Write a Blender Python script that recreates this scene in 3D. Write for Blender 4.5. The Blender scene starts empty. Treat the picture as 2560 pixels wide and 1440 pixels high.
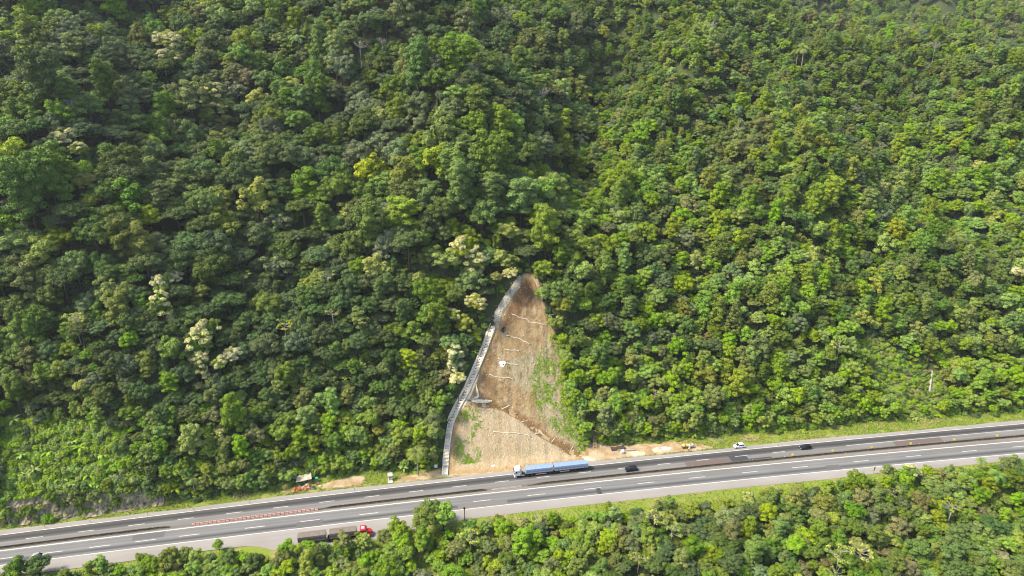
import bpy, bmesh, math, random
import numpy as np
from mathutils import Vector, Matrix
SC = bpy.context.scene
C = SC.collection
# ---------------------------------------------------------------- camera, sky, sun, exposure
cam = bpy.data.cameras.new('camera'); cam_o = bpy.data.objects.new('camera', cam); C.objects.link(cam_o)
cam_o.location = (0, 0, 158.0); cam_o.rotation_euler = (math.radians(90-23.0), 0, 0)
cam.sensor_width = 36.0; cam.lens = 18.0/math.tan(math.radians(35.0)); cam.clip_end = 6000; cam.clip_start = 1
SC.camera = cam_o
SUN_ELEV, SUN_AZ = 52.0, -100.0          # azimuth from +Y (away from the camera), negative = to the left
world = bpy.data.worlds.new('World'); SC.world = world; world.use_nodes = True
nt = world.node_tree; nt.nodes.clear()
sky = nt.nodes.new('ShaderNodeTexSky'); sky.sky_type = 'NISHITA'; sky.sun_disc = False
sky.sun_elevation = math.radians(SUN_ELEV); sky.sun_rotation = math.radians(SUN_AZ)
sky.air_density = 1.0; sky.dust_density = 3.0; sky.ozone_density = 1.0
bg = nt.nodes.new('ShaderNodeBackground'); bg.inputs['Strength'].default_value = 0.15
wo = nt.nodes.new('ShaderNodeOutputWorld')
nt.links.new(sky.outputs[0], bg.inputs['Color']); nt.links.new(bg.outputs[0], wo.inputs['Surface'])
sun = bpy.data.lights.new('sun', 'SUN'); sun.energy = 3.0; sun.angle = math.radians(11.0); sun.color = (1.0, 0.90, 0.70)
sun_o = bpy.data.objects.new('sun', sun); C.objects.link(sun_o)
_e, _a = math.radians(SUN_ELEV), math.radians(SUN_AZ)
_sd = Vector((math.sin(_a)*math.cos(_e), math.cos(_a)*math.cos(_e), math.sin(_e)))
sun_o.rotation_euler = _sd.to_track_quat('Z', 'Y').to_euler(); sun_o.location = _sd*600
SC.view_settings.view_transform = 'Standard'; SC.view_settings.look = 'None'
SC.view_settings.exposure = 1.72; SC.view_settings.gamma = 1.0
SC.render.engine = 'CYCLES'
SC.cycles.max_bounces = 5; SC.cycles.diffuse_bounces = 3; SC.cycles.glossy_bounces = 2; SC.cycles.transmission_bounces = 3
SC.cycles.transparent_max_bounces = 4; SC.cycles.volume_bounces = 0; SC.cycles.use_denoising = True; SC.cycles.denoiser = 'OPENIMAGEDENOISE'; SC.cycles.filter_width = 1.1
# ---------------------------------------------------------------- the lie of the land (metres)
CAM_H, CAM_PITCH, CAM_HFOV = 158.0, 23.0, 70.0
def road_y(x):
    """far edge line of the motorway"""
    return 207.5 + 0.176*x - 9.12e-5*x*x
def road_dir(x):
    s = 0.176 - 1.824e-4*x
    n = np.sqrt(1+s*s)
    return 1/n, s/n
def road_d(x, y):
    c, s = road_dir(x)
    return (y-road_y(x))*c
def at_road(x0, d):
    c, s = road_dir(x0)
    return x0-s*d, road_y(x0)+c*d
_fx = np.array([-600,-158,-143,-131,-115,-85,-53,-26,23,41,62,85,108,142,176,202,700.])
_fy = np.array([4.0, 4.0, 4.3, 3.8, 5.3, 5.0, 10,7.0,7.0,11.0,9.5,9.7,7.9, 9.0,8.3,6.8,6.0])
def foot(x): return np.interp(x, _fx, _fy)
def sstep(a, b, v):
    t = np.clip((v-a)/(b-a), 0, 1); return t*t*(3-2*t)
def waves(x, y):
    return (np.sin(x*0.071+y*0.043+1.3)*1.0+np.sin(-x*0.039+y*0.083+4.1)*1.0+np.sin(x*0.123-y*0.091+0.4)*0.55
            +np.sin(x*0.021+y*0.017+2.2)*1.6+np.sin(x*0.171+y*0.157+5.0)*0.35)
def slope_prof(e, s1, k1, s2, k2, s3):
    e = np.maximum(e, 0)
    e = np.where(e < 2.4, e*e/4.8, e-1.2)
    w = 14.0
    def ramp(v): return 0.5*(v+np.sqrt(v*v+w*w))-0.5*w
    return s1*e + (s2-s1)*(ramp(e-k1)-ramp(-k1+0*e)) + (s3-s2)*(ramp(e-k2)-ramp(-k2+0*e))
def verge_w(x): return np.interp(x, [-600,-95,-75,-42,-25,-5,20,60,105,135,170,700],[1.5,2.0,5.5,5.5,2.0,2.5,4.2,4.2,4.0,2.0,2.0,2.0])
CUT_X0, CUT_X1 = -34.0, 34.0
def ground(x, y):
    x = np.asarray(x, float); y = np.asarray(y, float)
    d = road_d(x, y); f = foot(x); e = d-f
    r = sstep(40, 260, x)
    hl = slope_prof(e, 0.93, 58, 0.55, 180, 0.50)
    hr = slope_prof(e, 0.88, 48, 0.40, 150, 0.20)
    z = hl*(1-r)+hr*r
    # spur and side valley to the far right, then the next hill
    z = z - 26*sstep(120, 330, x)*sstep(170, 330, e)*(1-sstep(430, 640, e)) + 0.10*np.maximum(e-430, 0)
    z = z + 13*np.exp(-((e-(235-0.35*(x-150)))/36.0)**2)*sstep(90, 180, x)
    # rock bank at the left foot
    z = z + 4.5*sstep(0, 4, e)*sstep(-85, -112, x)
    # gully that comes down onto the cut
    z = z - 13.0*np.exp(-((x-(22+0.22*(e-55)))/15.0)**2)*sstep(50, 90, e)*(1-sstep(170, 240, e))
    # broad spurs
    z = z + sstep(25, 90, e)*(10.5*np.sin((x+30+0.35*e)*0.040)+4.0*np.sin((x-0.5*e)*0.075+1.0))*(1-0.5*sstep(250, 400, e))
    calm = sstep(CUT_X0-12, CUT_X0+4, x)*(1-sstep(CUT_X1-2, CUT_X1+14, x))*(1-sstep(58, 80, e))
    amp = sstep(3, 40, e)*2.6*(1-0.92*calm)*(1+0.9*sstep(120, 300, e))
    z = z + amp*waves(x, y)
    z = np.where(z > 150, 150+70*(1-np.exp(-np.maximum(z-150, 0)/70.0)), z)
    z = np.where(e > 0, z, 0.0)
    # the road bench, then the fall on the near side
    q = -19.9-d-verge_w(x)
    zn = -0.32*np.maximum(q, 0)/(1+np.maximum(q, 0)/160.0) + sstep(5, 25, q)*0.9*waves(x*1.4, y*1.4)
    return np.where(q > 0, zn, z)
CUT = [(-21.32, 207.88), (-21.25, 215.73), (-20.17, 223.34), (-16.8, 229.26), (-13.33, 235.25), (-10.53, 242.53), (-6.87, 249.77), (-3.85, 254.49), (-0.78, 260.57), (3.16, 266.37), (6.66, 268.79), (8.86, 267.37), (9.73, 262.79), (11.85, 259.02), (13.66, 256.39), (15.41, 252.06), (18.41, 249.45), (19.65, 245.61), (19.27, 239.76), (19.93, 234.02), (22.73, 229.86), (24.84, 224.79), (26.96, 220.78), (27.14, 216.6), (14.1, 212.87), (0.0, 210.59), (-11.09, 208.31)]
GREENMESH = [(9.1, 244.6), (14.14, 250.8), (18.4, 248.99), (19.35, 245.63), (18.96, 239.69), (19.93, 234.02), (23.0, 229.36), (24.58, 225.3), (21.86, 224.09), (17.51, 224.99), (13.16, 226.71), (10.3, 229.76), (8.16, 234.11), (7.51, 239.79)]
LOWGREEN = [(-20.27, 225.56), (-16.78, 228.71), (-11.66, 227.52), (-11.58, 224.26), (-13.6, 219.69), (-11.36, 215.65), (-14.0, 211.01), (-19.89, 211.03), (-20.51, 217.95)]
LOWPANEL = [(-20.27, 225.56), (-16.75, 227.92), (-11.69, 228.87), (-5.86, 229.06), (-1.46, 228.42), (2.92, 226.59), (8.71, 223.53), (14.47, 221.39), (20.2, 219.7), (24.28, 216.57), (14.05, 211.9), (0.0, 209.22), (-11.04, 207.03), (-20.67, 206.56)]
BAND = [(-13.2, 230.7), (-8.09, 231.85), (-4.41, 230.52), (0.0, 229.86), (5.85, 227.69), (10.2, 225.35), (15.96, 222.63), (23.19, 221.39), (25.93, 218.98), (22.93, 217.49), (17.34, 220.44), (8.71, 223.45), (2.92, 226.51), (-1.76, 228.26), (-6.58, 228.96), (-12.41, 228.61)]
DARKSOIL_SHADE = [(3.16, 266.37), (7.93, 268.85), (10.25, 265.31), (7.79, 259.1), (1.55, 256.17), (-3.06, 251.23), (-6.83, 246.35), (-9.71, 239.16), (-5.91, 233.8), (-11.05, 232.69), (-13.33, 235.25), (-10.53, 242.53), (-6.87, 249.77), (-3.85, 254.49), (-0.78, 260.57)]  # darker brown soil, with the shade of the trees painted in
VINE = [(-166.59, 201.97), (-152.7, 205.05), (-138.72, 205.53), (-127.29, 204.73), (-124.75, 199.42), (-119.75, 194.61), (-122.94, 190.45), (-137.78, 186.51), (-159.1, 179.78)]
SCRUB = [(138.13, 265.2), (151.33, 269.07), (159.1, 261.77), (171.56, 259.07), (174.53, 249.62), (169.77, 245.47), (151.48, 243.56), (142.66, 251.86)]
GUTTERS = [[(0.0, 256.43), (6.49, 255.15), (13.61, 254.5)], [(-2.22, 250.26), (2.75, 249.88), (7.18, 248.71)], [(-3.23, 246.56), (3.04, 246.23)], [(-5.28, 243.57), (-4.07, 242.93)], [(-1.88, 242.49), (2.49, 242.39)], [(-8.5, 238.35), (-7.01, 238.09), (1.15, 238.16)], [(-3.71, 229.42), (-0.15, 230.9)], [(3.5, 226.22), (5.95, 227.37)], [(8.42, 223.62), (10.63, 224.93)], [(14.34, 221.97), (15.53, 222.89)], [(-6.64, 222.33), (-1.5, 222.65), (3.76, 222.8), (6.95, 222.36)], [(21.27, 220.78), (22.33, 221.61)]]
WHITEPATCH = (-3.61, 242.07)
HOLE = (-3.53, 251.58)
STAIR = [(-23.17, 206.79), (-23.4, 213.48), (-22.81, 218.76), (-22.17, 223.12), (-19.65, 227.82), (-16.48, 232.66), (-13.57, 238.67), (-10.14, 245.54), (-7.06, 252.54)]
RUBBLE = [(-6.77, 253.59), (-4.8, 256.63), (-2.8, 259.79), (-0.31, 262.92), (3.48, 267.35)]
LEDGE = [(-13.33, 235.25), (-12.35, 231.92), (-14.65, 230.24), (-7.35, 231.0)]
TIMBER = [(-18.28, 229.88), (-13.2, 230.94)]
WIRE = [(-0.77, 253.45), (3.1, 257.45), (9.74, 263.47)]
WIRE2 = [(13.52, 257.13), (13.89, 253.0)]
FENCE = [(-163.78, 194.21), (-157.0, 195.73), (-150.32, 197.6), (-144.62, 199.03), (-139.16, 199.76), (-134.69, 200.51), (-132.8, 200.02)]
DELIN = [(-145.7, 180.86), (-132.77, 183.08), (-116.06, 186.21), (-102.45, 188.86), (-85.71, 192.38), (-52.58, 198.63), (60.96, 218.44), (77.36, 221.14), (97.14, 224.34), (111.5, 226.58), (123.44, 228.62), (137.31, 230.94), (150.09, 233.07), (165.0, 235.2)]
MARKERS = [(98.88, 217.29), (114.17, 219.92), (129.15, 222.07), (144.47, 224.32), (161.76, 226.56), (179.12, 228.86)]
BARRIERS = [(-99.84, 182.03), (-98.61, 182.27), (-97.37, 182.51), (-96.13, 182.74), (-94.92, 183.04), (-93.67, 183.27), (-92.41, 183.5), (-91.15, 183.72), (-89.92, 184.01), (-88.66, 184.22), (-87.38, 184.43), (-86.14, 184.71), (-84.89, 184.99), (-83.61, 185.19), (-82.35, 185.45), (-81.09, 185.72), (-79.8, 185.91), (-78.53, 186.16), (-77.25, 186.42), (-75.97, 186.67), (-74.69, 186.91), (-73.4, 187.15), (-72.11, 187.39), (-70.85, 187.69), (-69.55, 187.92), (-68.24, 188.15), (-66.96, 188.44), (-65.65, 188.66), (-64.36, 188.94), (-63.04, 189.15)]
BLUE = [(2.13, 205.17), (24.16, 208.73)]
RED = [(-62.56, 173.22), (-45.92, 176.08)]
CARS = [(39.84, 208.57), (105.61, 221.39), (82.53, 222.48), (-143.4, 166.74)]
WORKER = (64.03, 220.6)
SHELTER = (-70.67, 202.88)
MAST = (-67.33, 199.28)
BOOTH = (-41.56, 204.4)
WPOST = [(-37.23, 203.72), (61.07, 218.25)]
PANEL = (-26.54, 210.32)
LADDER = [(30.32, 222.54), (30.22, 227.47)]
TARPHUT = (38.62, 222.34)
PIPES = (42.12, 221.34)
BOX = (39.85, 219.65)
MIXER = (63.07, 222.86)
TANK = (65.32, 223.1)
GRID = (77.03, 227.1)
CLOTH = (32.22, 221.13)
DRYPALM = (88.6, 228.62)
PILE = [(-72.69, 197.81), (-71.87, 198.23), (-71.12, 198.89), (-70.26, 199.72), (-69.09, 198.84), (-68.32, 199.48), (-68.23, 200.72), (-71.76, 200.77), (-66.02, 201.58), (-65.57, 201.99), (-66.8, 200.36), (-66.22, 199.67), (-64.78, 200.93), (-69.32, 201.78)]
TOILET = (-66.36, 203.53)
PLANKS = [(-77.07, 196.8), (-75.66, 197.46), (-74.77, 198.07), (-73.57, 197.61)]
CAMPOLE = (-14.92, 183.99)
YSIGN = (125.02, 207.87)
SPLIT = (-22.01, 206.15)
KERBDEBRIS = [(-7.69, 210.58), (-5.89, 211.5)]
SOILSPOTS = [[(-64.48, 199.7), (-63.32, 203.33), (-58.87, 204.81), (-53.14, 207.0), (-50.55, 205.71), (-50.77, 201.81), (-57.86, 200.14)], [(-40.13, 203.06), (-37.2, 206.54), (-31.82, 207.67), (-25.16, 210.51), (-21.98, 209.21), (-22.32, 206.53), (-30.07, 204.38)], [(22.78, 215.62), (26.21, 222.73), (32.26, 224.5), (41.16, 224.85), (53.1, 225.83), (60.74, 227.13), (69.21, 225.34), (74.44, 222.8), (60.79, 220.37), (45.93, 217.96), (31.27, 215.17)], [(-20.91, 206.14), (-11.1, 208.55), (1.4, 210.83), (16.94, 213.3), (24.24, 216.09), (31.32, 215.66), (31.21, 214.69), (16.86, 211.93), (1.39, 208.98), (-11.03, 206.79)]]
ROCKS = [(-155.94, 183.11), (-152.4, 184.1), (-149.32, 185.24), (-153.53, 185.42), (-150.66, 186.26), (-147.09, 186.52), (-157.56, 182.56), (-143.63, 185.57), (-140.31, 185.89), (-135.98, 186.67), (-133.03, 187.11), (-130.2, 188.03), (-128.33, 188.75), (-125.09, 189.18), (-121.17, 190.62), (-140.26, 188.65), (-129.13, 189.34)]
RLEDGE = [(169.9, 259.0), (165.33, 250.25), (169.18, 250.54), (166.18, 262.68), (173.32, 254.99), (159.44, 257.78)]
BANANA = [(-158.39, 188.96), (-139.94, 197.94), (-142.84, 199.37), (-152.05, 191.54), (-156.57, 194.39), (-161.51, 201.62), (-148.64, 204.38), (-137.17, 204.42), (-132.83, 197.25), (-158.75, 183.22), (-114.31, 193.03), (-110.08, 193.89), (-70.55, 237.55), (-59.85, 231.94), (-37.5, 208.76), (-52.35, 210.62)]
CREAM = [(-163.68, 366.37, 7.89), (-157.66, 352.08, 6.53), (-137.36, 345.55, 5.67), (-172.42, 279.41, 5.68), (-166.69, 278.36, 4.43), (-176.1, 274.8, 4.05), (-154.15, 295.84, 4.04), (-124.25, 240.06, 5.03), (-122.66, 233.18, 4.63), (-122.68, 244.56, 3.9), (-107.48, 232.72, 6.16), (-109.34, 225.86, 5.45), (-99.03, 227.32, 3.78), (-101.73, 222.9, 3.72), (-106.86, 220.9, 3.39), (-98.66, 207.7, 2.74), (-17.78, 266.81, 7.03), (-14.66, 264.18, 5.4), (-13.57, 251.64, 4.96), (-21.67, 247.66, 3.69), (-20.46, 236.73, 4.06), (-19.44, 229.76, 3.7), (11.04, 303.05, 6.1), (13.9, 301.19, 4.69), (-0.77, 261.84, 3.49), (136.03, 203.5, 3.41), (-180.6, 250.4, 4.09), (218.37, 292.03, 3.58)]
YELLOW = [(19.55, 338.17, 5.35), (33.97, 369.0, 5.79), (-0.79, 275.54, 5.54), (-3.89, 267.11, 4.81), (-158.2, 264.38, 5.55), (-141.67, 304.22, 6.35), (-154.12, 258.38, 3.93), (-33.56, 381.17, 5.35), (-99.13, 346.92, 3.85), (-137.79, 327.68, 4.02), (-6.15, 260.64, 3.16), (-113.97, 245.87, 4.54), (19.89, 255.1, 4.71), (-35.02, 258.02, 4.06), (-141.6, 207.37, 2.69), (-78.71, 260.89, 3.87)]
CECROPIA = [(44.33, 180.62, 3.08), (48.88, 176.87, 3.04), (-12.38, 173.18, 2.73), (37.23, 166.16, 2.67), (141.24, 187.99, 3.73), (97.2, 168.39, 3.47), (104.87, 171.44, 3.25), (94.23, 163.38, 2.65), (125.26, 194.82, 2.71), (7.48, 181.99, 1.91), (-49.63, 163.31, 2.37), (24.26, 174.18, 1.74), (-147.66, 223.22, 3.36), (-102.18, 257.27, 3.47), (-76.08, 253.49, 4.15), (-82.96, 239.66, 3.08), (-69.47, 255.88, 3.57), (128.2, 254.53, 3.23), (53.6, 236.58, 3.06), (-67.5, 214.57, 2.84), (-65.68, 242.17, 2.72), (-55.63, 241.78, 2.71)]
BARE = [(-185.26, 305.46, 4.12), (-174.49, 295.02, 3.66), (-17.95, 340.98, 4.05), (14.49, 357.4, 4.11), (-72.02, 364.25, 3.49), (-61.81, 366.12, 2.72), (104.99, 407.5, 3.81), (242.52, 439.52, 3.3)]
PALM = [(13.17, 171.01, 1.96), (163.4, 201.54, 3.06), (162.47, 209.44, 1.99), (-104.14, 194.88, 2.63), (-32.23, 207.05, 3.67), (-151.04, 304.27, 5.9), (-105.02, 378.25, 4.63), (166.73, 437.87, 5.12), (165.72, 443.63, 4.05), (25.38, 228.17, 2.09), (250.76, 400.77, 3.5)]
CONIFER = [(87.53, 259.65, 4.86), (127.7, 374.73, 5.29), (202.67, 360.39, 3.72), (193.68, 290.52, 4.71)]
EDGE = [(-26.87, 178.39, 5.36), (-21.18, 180.05, 4.61), (-24.27, 182.66, 4.4), (-139.92, 159.37, 3.98), (-135.49, 161.11, 3.53), (-99.07, 163.69, 4.04), (-95.78, 166.43, 2.87), (-87.52, 170.68, 2.19), (-66.94, 169.64, 2.42), (-103.0, 161.72, 3.51), (-82.19, 165.87, 2.86), (-74.33, 164.79, 2.84), (-67.35, 164.78, 3.08), (-35.32, 176.86, 3.52), (-38.81, 173.86, 2.96), (-33.46, 171.69, 3.67), (-45.07, 169.01, 1.92), (-49.12, 169.15, 1.8), (-52.3, 166.91, 2.15), (-56.18, 166.08, 2.38), (-40.1, 167.81, 2.64), (30.7, 188.14, 2.08), (27.61, 183.23, 2.81), (115.77, 199.06, 4.11), (105.51, 197.66, 2.7), (100.43, 196.3, 2.42), (128.33, 204.37, 3.35), (132.09, 202.31, 3.87), (142.0, 205.48, 3.07), (149.55, 203.8, 2.77), (159.24, 204.29, 3.34), (173.54, 210.29, 3.42), (173.49, 205.32, 3.64), (-4.37, 182.19, 2.29), (-8.06, 180.05, 2.27), (1.22, 175.59, 2.98), (-9.68, 173.62, 2.71)]
# ---------------------------------------------------------------- helpers
rng = np.random.default_rng(11); random.seed(11)
def gz(x, y): return float(ground(x, y))
def tag(o, label=None, cat=None, group=None, kind=None):
    if label: o['label'] = label
    if cat: o['category'] = cat
    if group: o['group'] = group
    if kind: o['kind'] = kind
    return o
def link(name, me, parent=None, loc=None, rz=0.0):
    o = bpy.data.objects.new(name, me); C.objects.link(o)
    if parent: o.parent = parent
    if loc is not None: o.location = loc
    if rz: o.rotation_euler = (0, 0, rz)
    return o
def empty(name, loc, rz=0.0):
    o = link(name, None, None, loc, rz); o.empty_display_size = 0.5; return o
def copy_tree(o, parent=None):
    c = o.copy(); C.objects.link(c); c.parent = parent
    for ch in list(o.children): copy_tree(ch, c)
    return c
def fast_mesh(name, V, Fq, mats, mi=None, smooth=False, attrs=None):
    """V (n,3); Fq (m,k) equal-sided faces"""
    V = np.asarray(V, np.float32); Fq = np.asarray(Fq, np.int32)
    me = bpy.data.meshes.new(name); m, k = Fq.shape
    me.vertices.add(len(V)); me.vertices.foreach_set('co', V.ravel())
    me.loops.add(m*k); me.loops.foreach_set('vertex_index', Fq.ravel())
    me.polygons.add(m); me.polygons.foreach_set('loop_start', np.arange(0, m*k, k, dtype=np.int32))
    me.polygons.foreach_set('loop_total', np.full(m, k, np.int32))
    for t in (mats if isinstance(mats, (list, tuple)) else [mats]): me.materials.append(t)
    if mi is not None: me.polygons.foreach_set('material_index', np.asarray(mi, np.int32))
    me.polygons.foreach_set('use_smooth', np.full(m, bool(smooth)))
    for an, (dom, typ, val) in (attrs or {}).items():
        at = me.attributes.new(an, typ, dom)
        key = {'FLOAT': 'value', 'FLOAT_VECTOR': 'vector', 'INT': 'value', 'FLOAT_COLOR': 'color'}[typ]
        at.data.foreach_set(key, np.asarray(val, np.int32 if typ == 'INT' else np.float32).ravel())
    me.update(); me.validate(); return me
class MB:
    """collects simple solids, builds one mesh object"""
    def __init__(s): s.v = []; s.f = []; s.m = []
    def add(s, vs, fs, m=0):
        b = len(s.v); s.v += [tuple(map(float, v)) for v in vs]; s.f += [tuple(b+i for i in f) for f in fs]; s.m += [m]*len(fs); return s
    def hexa(s, p, m=0): return s.add(p, [(3,2,1,0),(4,5,6,7),(0,1,5,4),(1,2,6,5),(2,3,7,6),(3,0,4,7)], m)
    def box(s, x0, x1, y0, y1, z0, z1, m=0, tx=0.0, ty=0.0):
        return s.hexa([(x0,y0,z0),(x1,y0,z0),(x1,y1,z0),(x0,y1,z0),(x0+tx,y0+ty,z1),(x1-tx,y0+ty,z1),(x1-tx,y1-ty,z1),(x0+tx,y1-ty,z1)], m)
    def bbox(s, x0, x1, y0, y1, z0, z1, b=0.05, m=0):
        """box with chamfered edges on top and corners"""
        def ring(z, i):
            a = b
            return [(x0+i+a,y0+i,z),(x1-i-a,y0+i,z),(x1-i,y0+i+a,z),(x1-i,y1-i-a,z),(x1-i-a,y1-i,z),(x0+i+a,y1-i,z),(x0+i,y1-i-a,z),(x0+i,y0+i+a,z)]
        return s.loft([ring(z0, 0), ring(z1-b, 0), ring(z1, b)], m)
    def loft(s, rings, m=0, cap=True):
        n = len(rings[0]); vs = [v for r in rings for v in r]; fs = []
        for k in range(len(rings)-1):
            for i in range(n):
                j = (i+1) % n; fs.append((k*n+i, k*n+j, (k+1)*n+j, (k+1)*n+i))
        if cap: fs.append(tuple(range(n-1, -1, -1))); fs.append(tuple((len(rings)-1)*n+i for i in range(n)))
        return s.add(vs, fs, m)
    def prism_y(s, prof, y0, y1, m=0, inset=0.0):
        """side profile (x,z) extruded across y"""
        n = len(prof); cx = sum(p[0] for p in prof)/n; cz = sum(p[1] for p in prof)/n
        def ring(y, k): return [(cx+(x-cx)*k, y, cz+(z-cz)*k) for x, z in prof]
        if inset: r = [ring(y0, 1-inset), ring(y0+abs(y1-y0)*0.06, 1), ring(y1-abs(y1-y0)*0.06, 1), ring(y1, 1-inset)]
        else: r = [ring(y0, 1), ring(y1, 1)]
        return s.loft([q[::-1] for q in r], m)
    def tube(s, pts, rad, n=6, m=0):
        pts = [Vector(p) for p in pts]
        if not isinstance(rad, (list, tuple)): rad = [rad]*len(pts)
        rings = []
        for i, p in enumerate(pts):
            d = (pts[min(i+1, len(pts)-1)]-pts[max(i-1, 0)]).normalized()
            u = d.cross(Vector((0,0,1)) if abs(d.z) < 0.9 else Vector((1,0,0))).normalized(); w = d.cross(u)
            rings.append([tuple(p+(u*math.cos(2*math.pi*k/n)+w*math.sin(2*math.pi*k/n))*rad[i]) for k in range(n)])
        return s.loft(rings, m)
    def cyl(s, p, q, r, n=12, m=0): return s.tube([p, q], r, n, m)
    def build(s, name, mats, parent=None, loc=None, rz=0.0, smooth=False):
        me = bpy.data.meshes.new(name); me.from_pydata(s.v, [], s.f)
        for t in (mats if isinstance(mats, (list, tuple)) else [mats]): me.materials.append(t)
        me.polygons.foreach_set('material_index', s.m); me.polygons.foreach_set('use_smooth', [bool(smooth)]*len(s.f))
        bm = bmesh.new(); bm.from_mesh(me); bmesh.ops.recalc_face_normals(bm, faces=bm.faces); bm.to_mesh(me); bm.free()
        me.update(); return link(name, me, parent, loc, rz)
def inside(poly, x, y):
    x = np.asarray(x, float); y = np.asarray(y, float); r = np.zeros(x.shape, bool); n = len(poly)
    for i in range(n):
        x1, y1 = poly[i]; x2, y2 = poly[(i+1) % n]
        if y1 == y2: continue
        c = ((y1 > y) != (y2 > y)) & (x < (x2-x1)*(y-y1)/(y2-y1)+x1); r ^= c
    return r
def edge_dist(poly, x, y, closed=True):
    x = np.asarray(x, float); y = np.asarray(y, float); b = np.full(x.shape, 1e9); n = len(poly)
    for i in range(n if closed else n-1):
        x1, y1 = poly[i]; x2, y2 = poly[(i+1) % n]; dx, dy = x2-x1, y2-y1
        t = np.clip(((x-x1)*dx+(y-y1)*dy)/(dx*dx+dy*dy+1e-9), 0, 1)
        b = np.minimum(b, np.hypot(x-x1-t*dx, y-y1-t*dy))
    return b
def signed(poly, x, y):
    """distance inside (+) or outside (-) a polygon"""
    e = edge_dist(poly, x, y); return np.where(inside(poly, x, y), e, -e)
def polyline(pts, step):
    """points every step metres along a line on the plan"""
    out = []; 
    for (a, b) in zip(pts[:-1], pts[1:]):
        L = math.hypot(b[0]-a[0], b[1]-a[1]); n = max(1, int(round(L/step)))
        for i in range(n): out.append((a[0]+(b[0]-a[0])*i/n, a[1]+(b[1]-a[1])*i/n))
    out.append(pts[-1]); return out
# ---------------------------------------------------------------- materials
class NT:
    def __init__(s, name):
        s.mat = bpy.data.materials.new(name); s.mat.use_nodes = True; s.t = s.mat.node_tree; s.t.nodes.clear()
        s.out = s.n('ShaderNodeOutputMaterial'); 
    def n(s, typ, **kw):
        nd = s.t.nodes.new(typ)
        for k, v in kw.items(): setattr(nd, k, v)
        return nd
    def l(s, a, b): s.t.links.new(a, b)
    def val(s, sock, v):
        if hasattr(v, 'is_output'): s.l(v, sock)
        else: sock.default_value = v
    def math(s, op, a, b=0.0, clamp=False):
        nd = s.n('ShaderNodeMath', operation=op); nd.use_clamp = clamp
        s.val(nd.inputs[0], a); s.val(nd.inputs[1], b); return nd.outputs[0]
    def mix(s, f, a, b, blend='MIX'):
        nd = s.n('ShaderNodeMix', data_type='RGBA', blend_type=blend); s.val(nd.inputs[0], f)
        for i, v in ((6, a), (7, b)): s.val(nd.inputs[i], (*v, 1) if isinstance(v, tuple) and len(v) == 3 else v)
        return nd.outputs[2]
    def noise(s, scale, detail=4, rough=0.55, vec=None, stretch=None):
        co = s.n('ShaderNodeTexCoord').outputs['Object'] if vec is None else vec
        if stretch:
            mp = s.n('ShaderNodeMapping'); mp.inputs['Scale'].default_value = stretch; s.l(co, mp.inputs[0]); co = mp.outputs[0]
        nd = s.n('ShaderNodeTexNoise'); nd.inputs['Scale'].default_value = scale; nd.inputs['Detail'].default_value = detail
        nd.inputs['Roughness'].default_value = rough; s.l(co, nd.inputs['Vector']); return nd.outputs[0]
    def ramp(s, f, stops):
        nd = s.n('ShaderNodeValToRGB'); el = nd.color_ramp.elements
        while len(el) < len(stops): el.new(0.5)
        for e, (p, c) in zip(el, stops): e.position = p; e.color = (*c, 1) if len(c) == 3 else c
        s.val(nd.inputs[0], f); return nd.outputs[0]
    def attr(s, name, typ='GEOMETRY'):
        nd = s.n('ShaderNodeAttribute', attribute_type=typ); nd.attribute_name = name; return nd
    def surf(s, color, rough=0.85, spec=0.3, metal=0.0, bump=None, bstr=0.4, bdist=0.1, trans=0.0):
        p = s.n('ShaderNodeBsdfPrincipled'); s.val(p.inputs['Base Color'], (*color, 1) if isinstance(color, tuple) else color)
        s.val(p.inputs['Roughness'], rough); p.inputs['Specular IOR Level'].default_value = spec; p.inputs['Metallic'].default_value = metal
        if bump is not None:
            b = s.n('ShaderNodeBump'); b.inputs['Strength'].default_value = bstr; b.inputs['Distance'].default_value = bdist
            s.l(bump, b.inputs['Height']); s.l(b.outputs[0], p.inputs['Normal'])
        o = p.outputs[0]
        if trans:
            tr = s.n('ShaderNodeBsdfTranslucent'); s.val(tr.inputs[0], (*color, 1) if isinstance(color, tuple) else color)
            mx = s.n('ShaderNodeMixShader'); mx.inputs[0].default_value = trans; s.l(o, mx.inputs[1]); s.l(tr.outputs[0], mx.inputs[2]); o = mx.outputs[0]
        s.l(o, s.out.inputs[0]); return s.mat
def plain(name, col, rough=0.7, spec=0.3, metal=0.0, var=0.18, scale=3.0):
    t = NT(name); n = t.noise(scale, 4); col = tuple(k*0.62 for k in col)
    c = t.mix(n, tuple(k*(1-var) for k in col), tuple(min(1, k*(1+var)) for k in col))
    return t.surf(c, rough, spec, metal)
def leafmat(name, a, b, trans=0.28, hv=0.05, vv=0.5):
    t = NT(name); oi = t.n('ShaderNodeObjectInfo'); r = oi.outputs['Random']
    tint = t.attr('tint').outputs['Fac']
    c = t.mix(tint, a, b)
    r2 = t.math('FRACT', t.math('MULTIPLY', r, 17.31)); r3 = t.math('FRACT', t.math('MULTIPLY', r, 71.7))
    h = t.n('ShaderNodeHueSaturation')
    t.val(h.inputs['Hue'], t.math('ADD', t.math('MULTIPLY', r2, hv), 0.5-hv/2))
    t.val(h.inputs['Value'], t.math('ADD', t.math('MULTIPLY', r, vv), 1-vv/2))
    t.val(h.inputs['Saturation'], t.math('ADD', t.math('MULTIPLY', r3, 0.3), 0.85))
    t.l(c, h.inputs['Color'])
    return t.surf(h.outputs[0], 0.62, 0.25, trans=trans)
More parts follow.
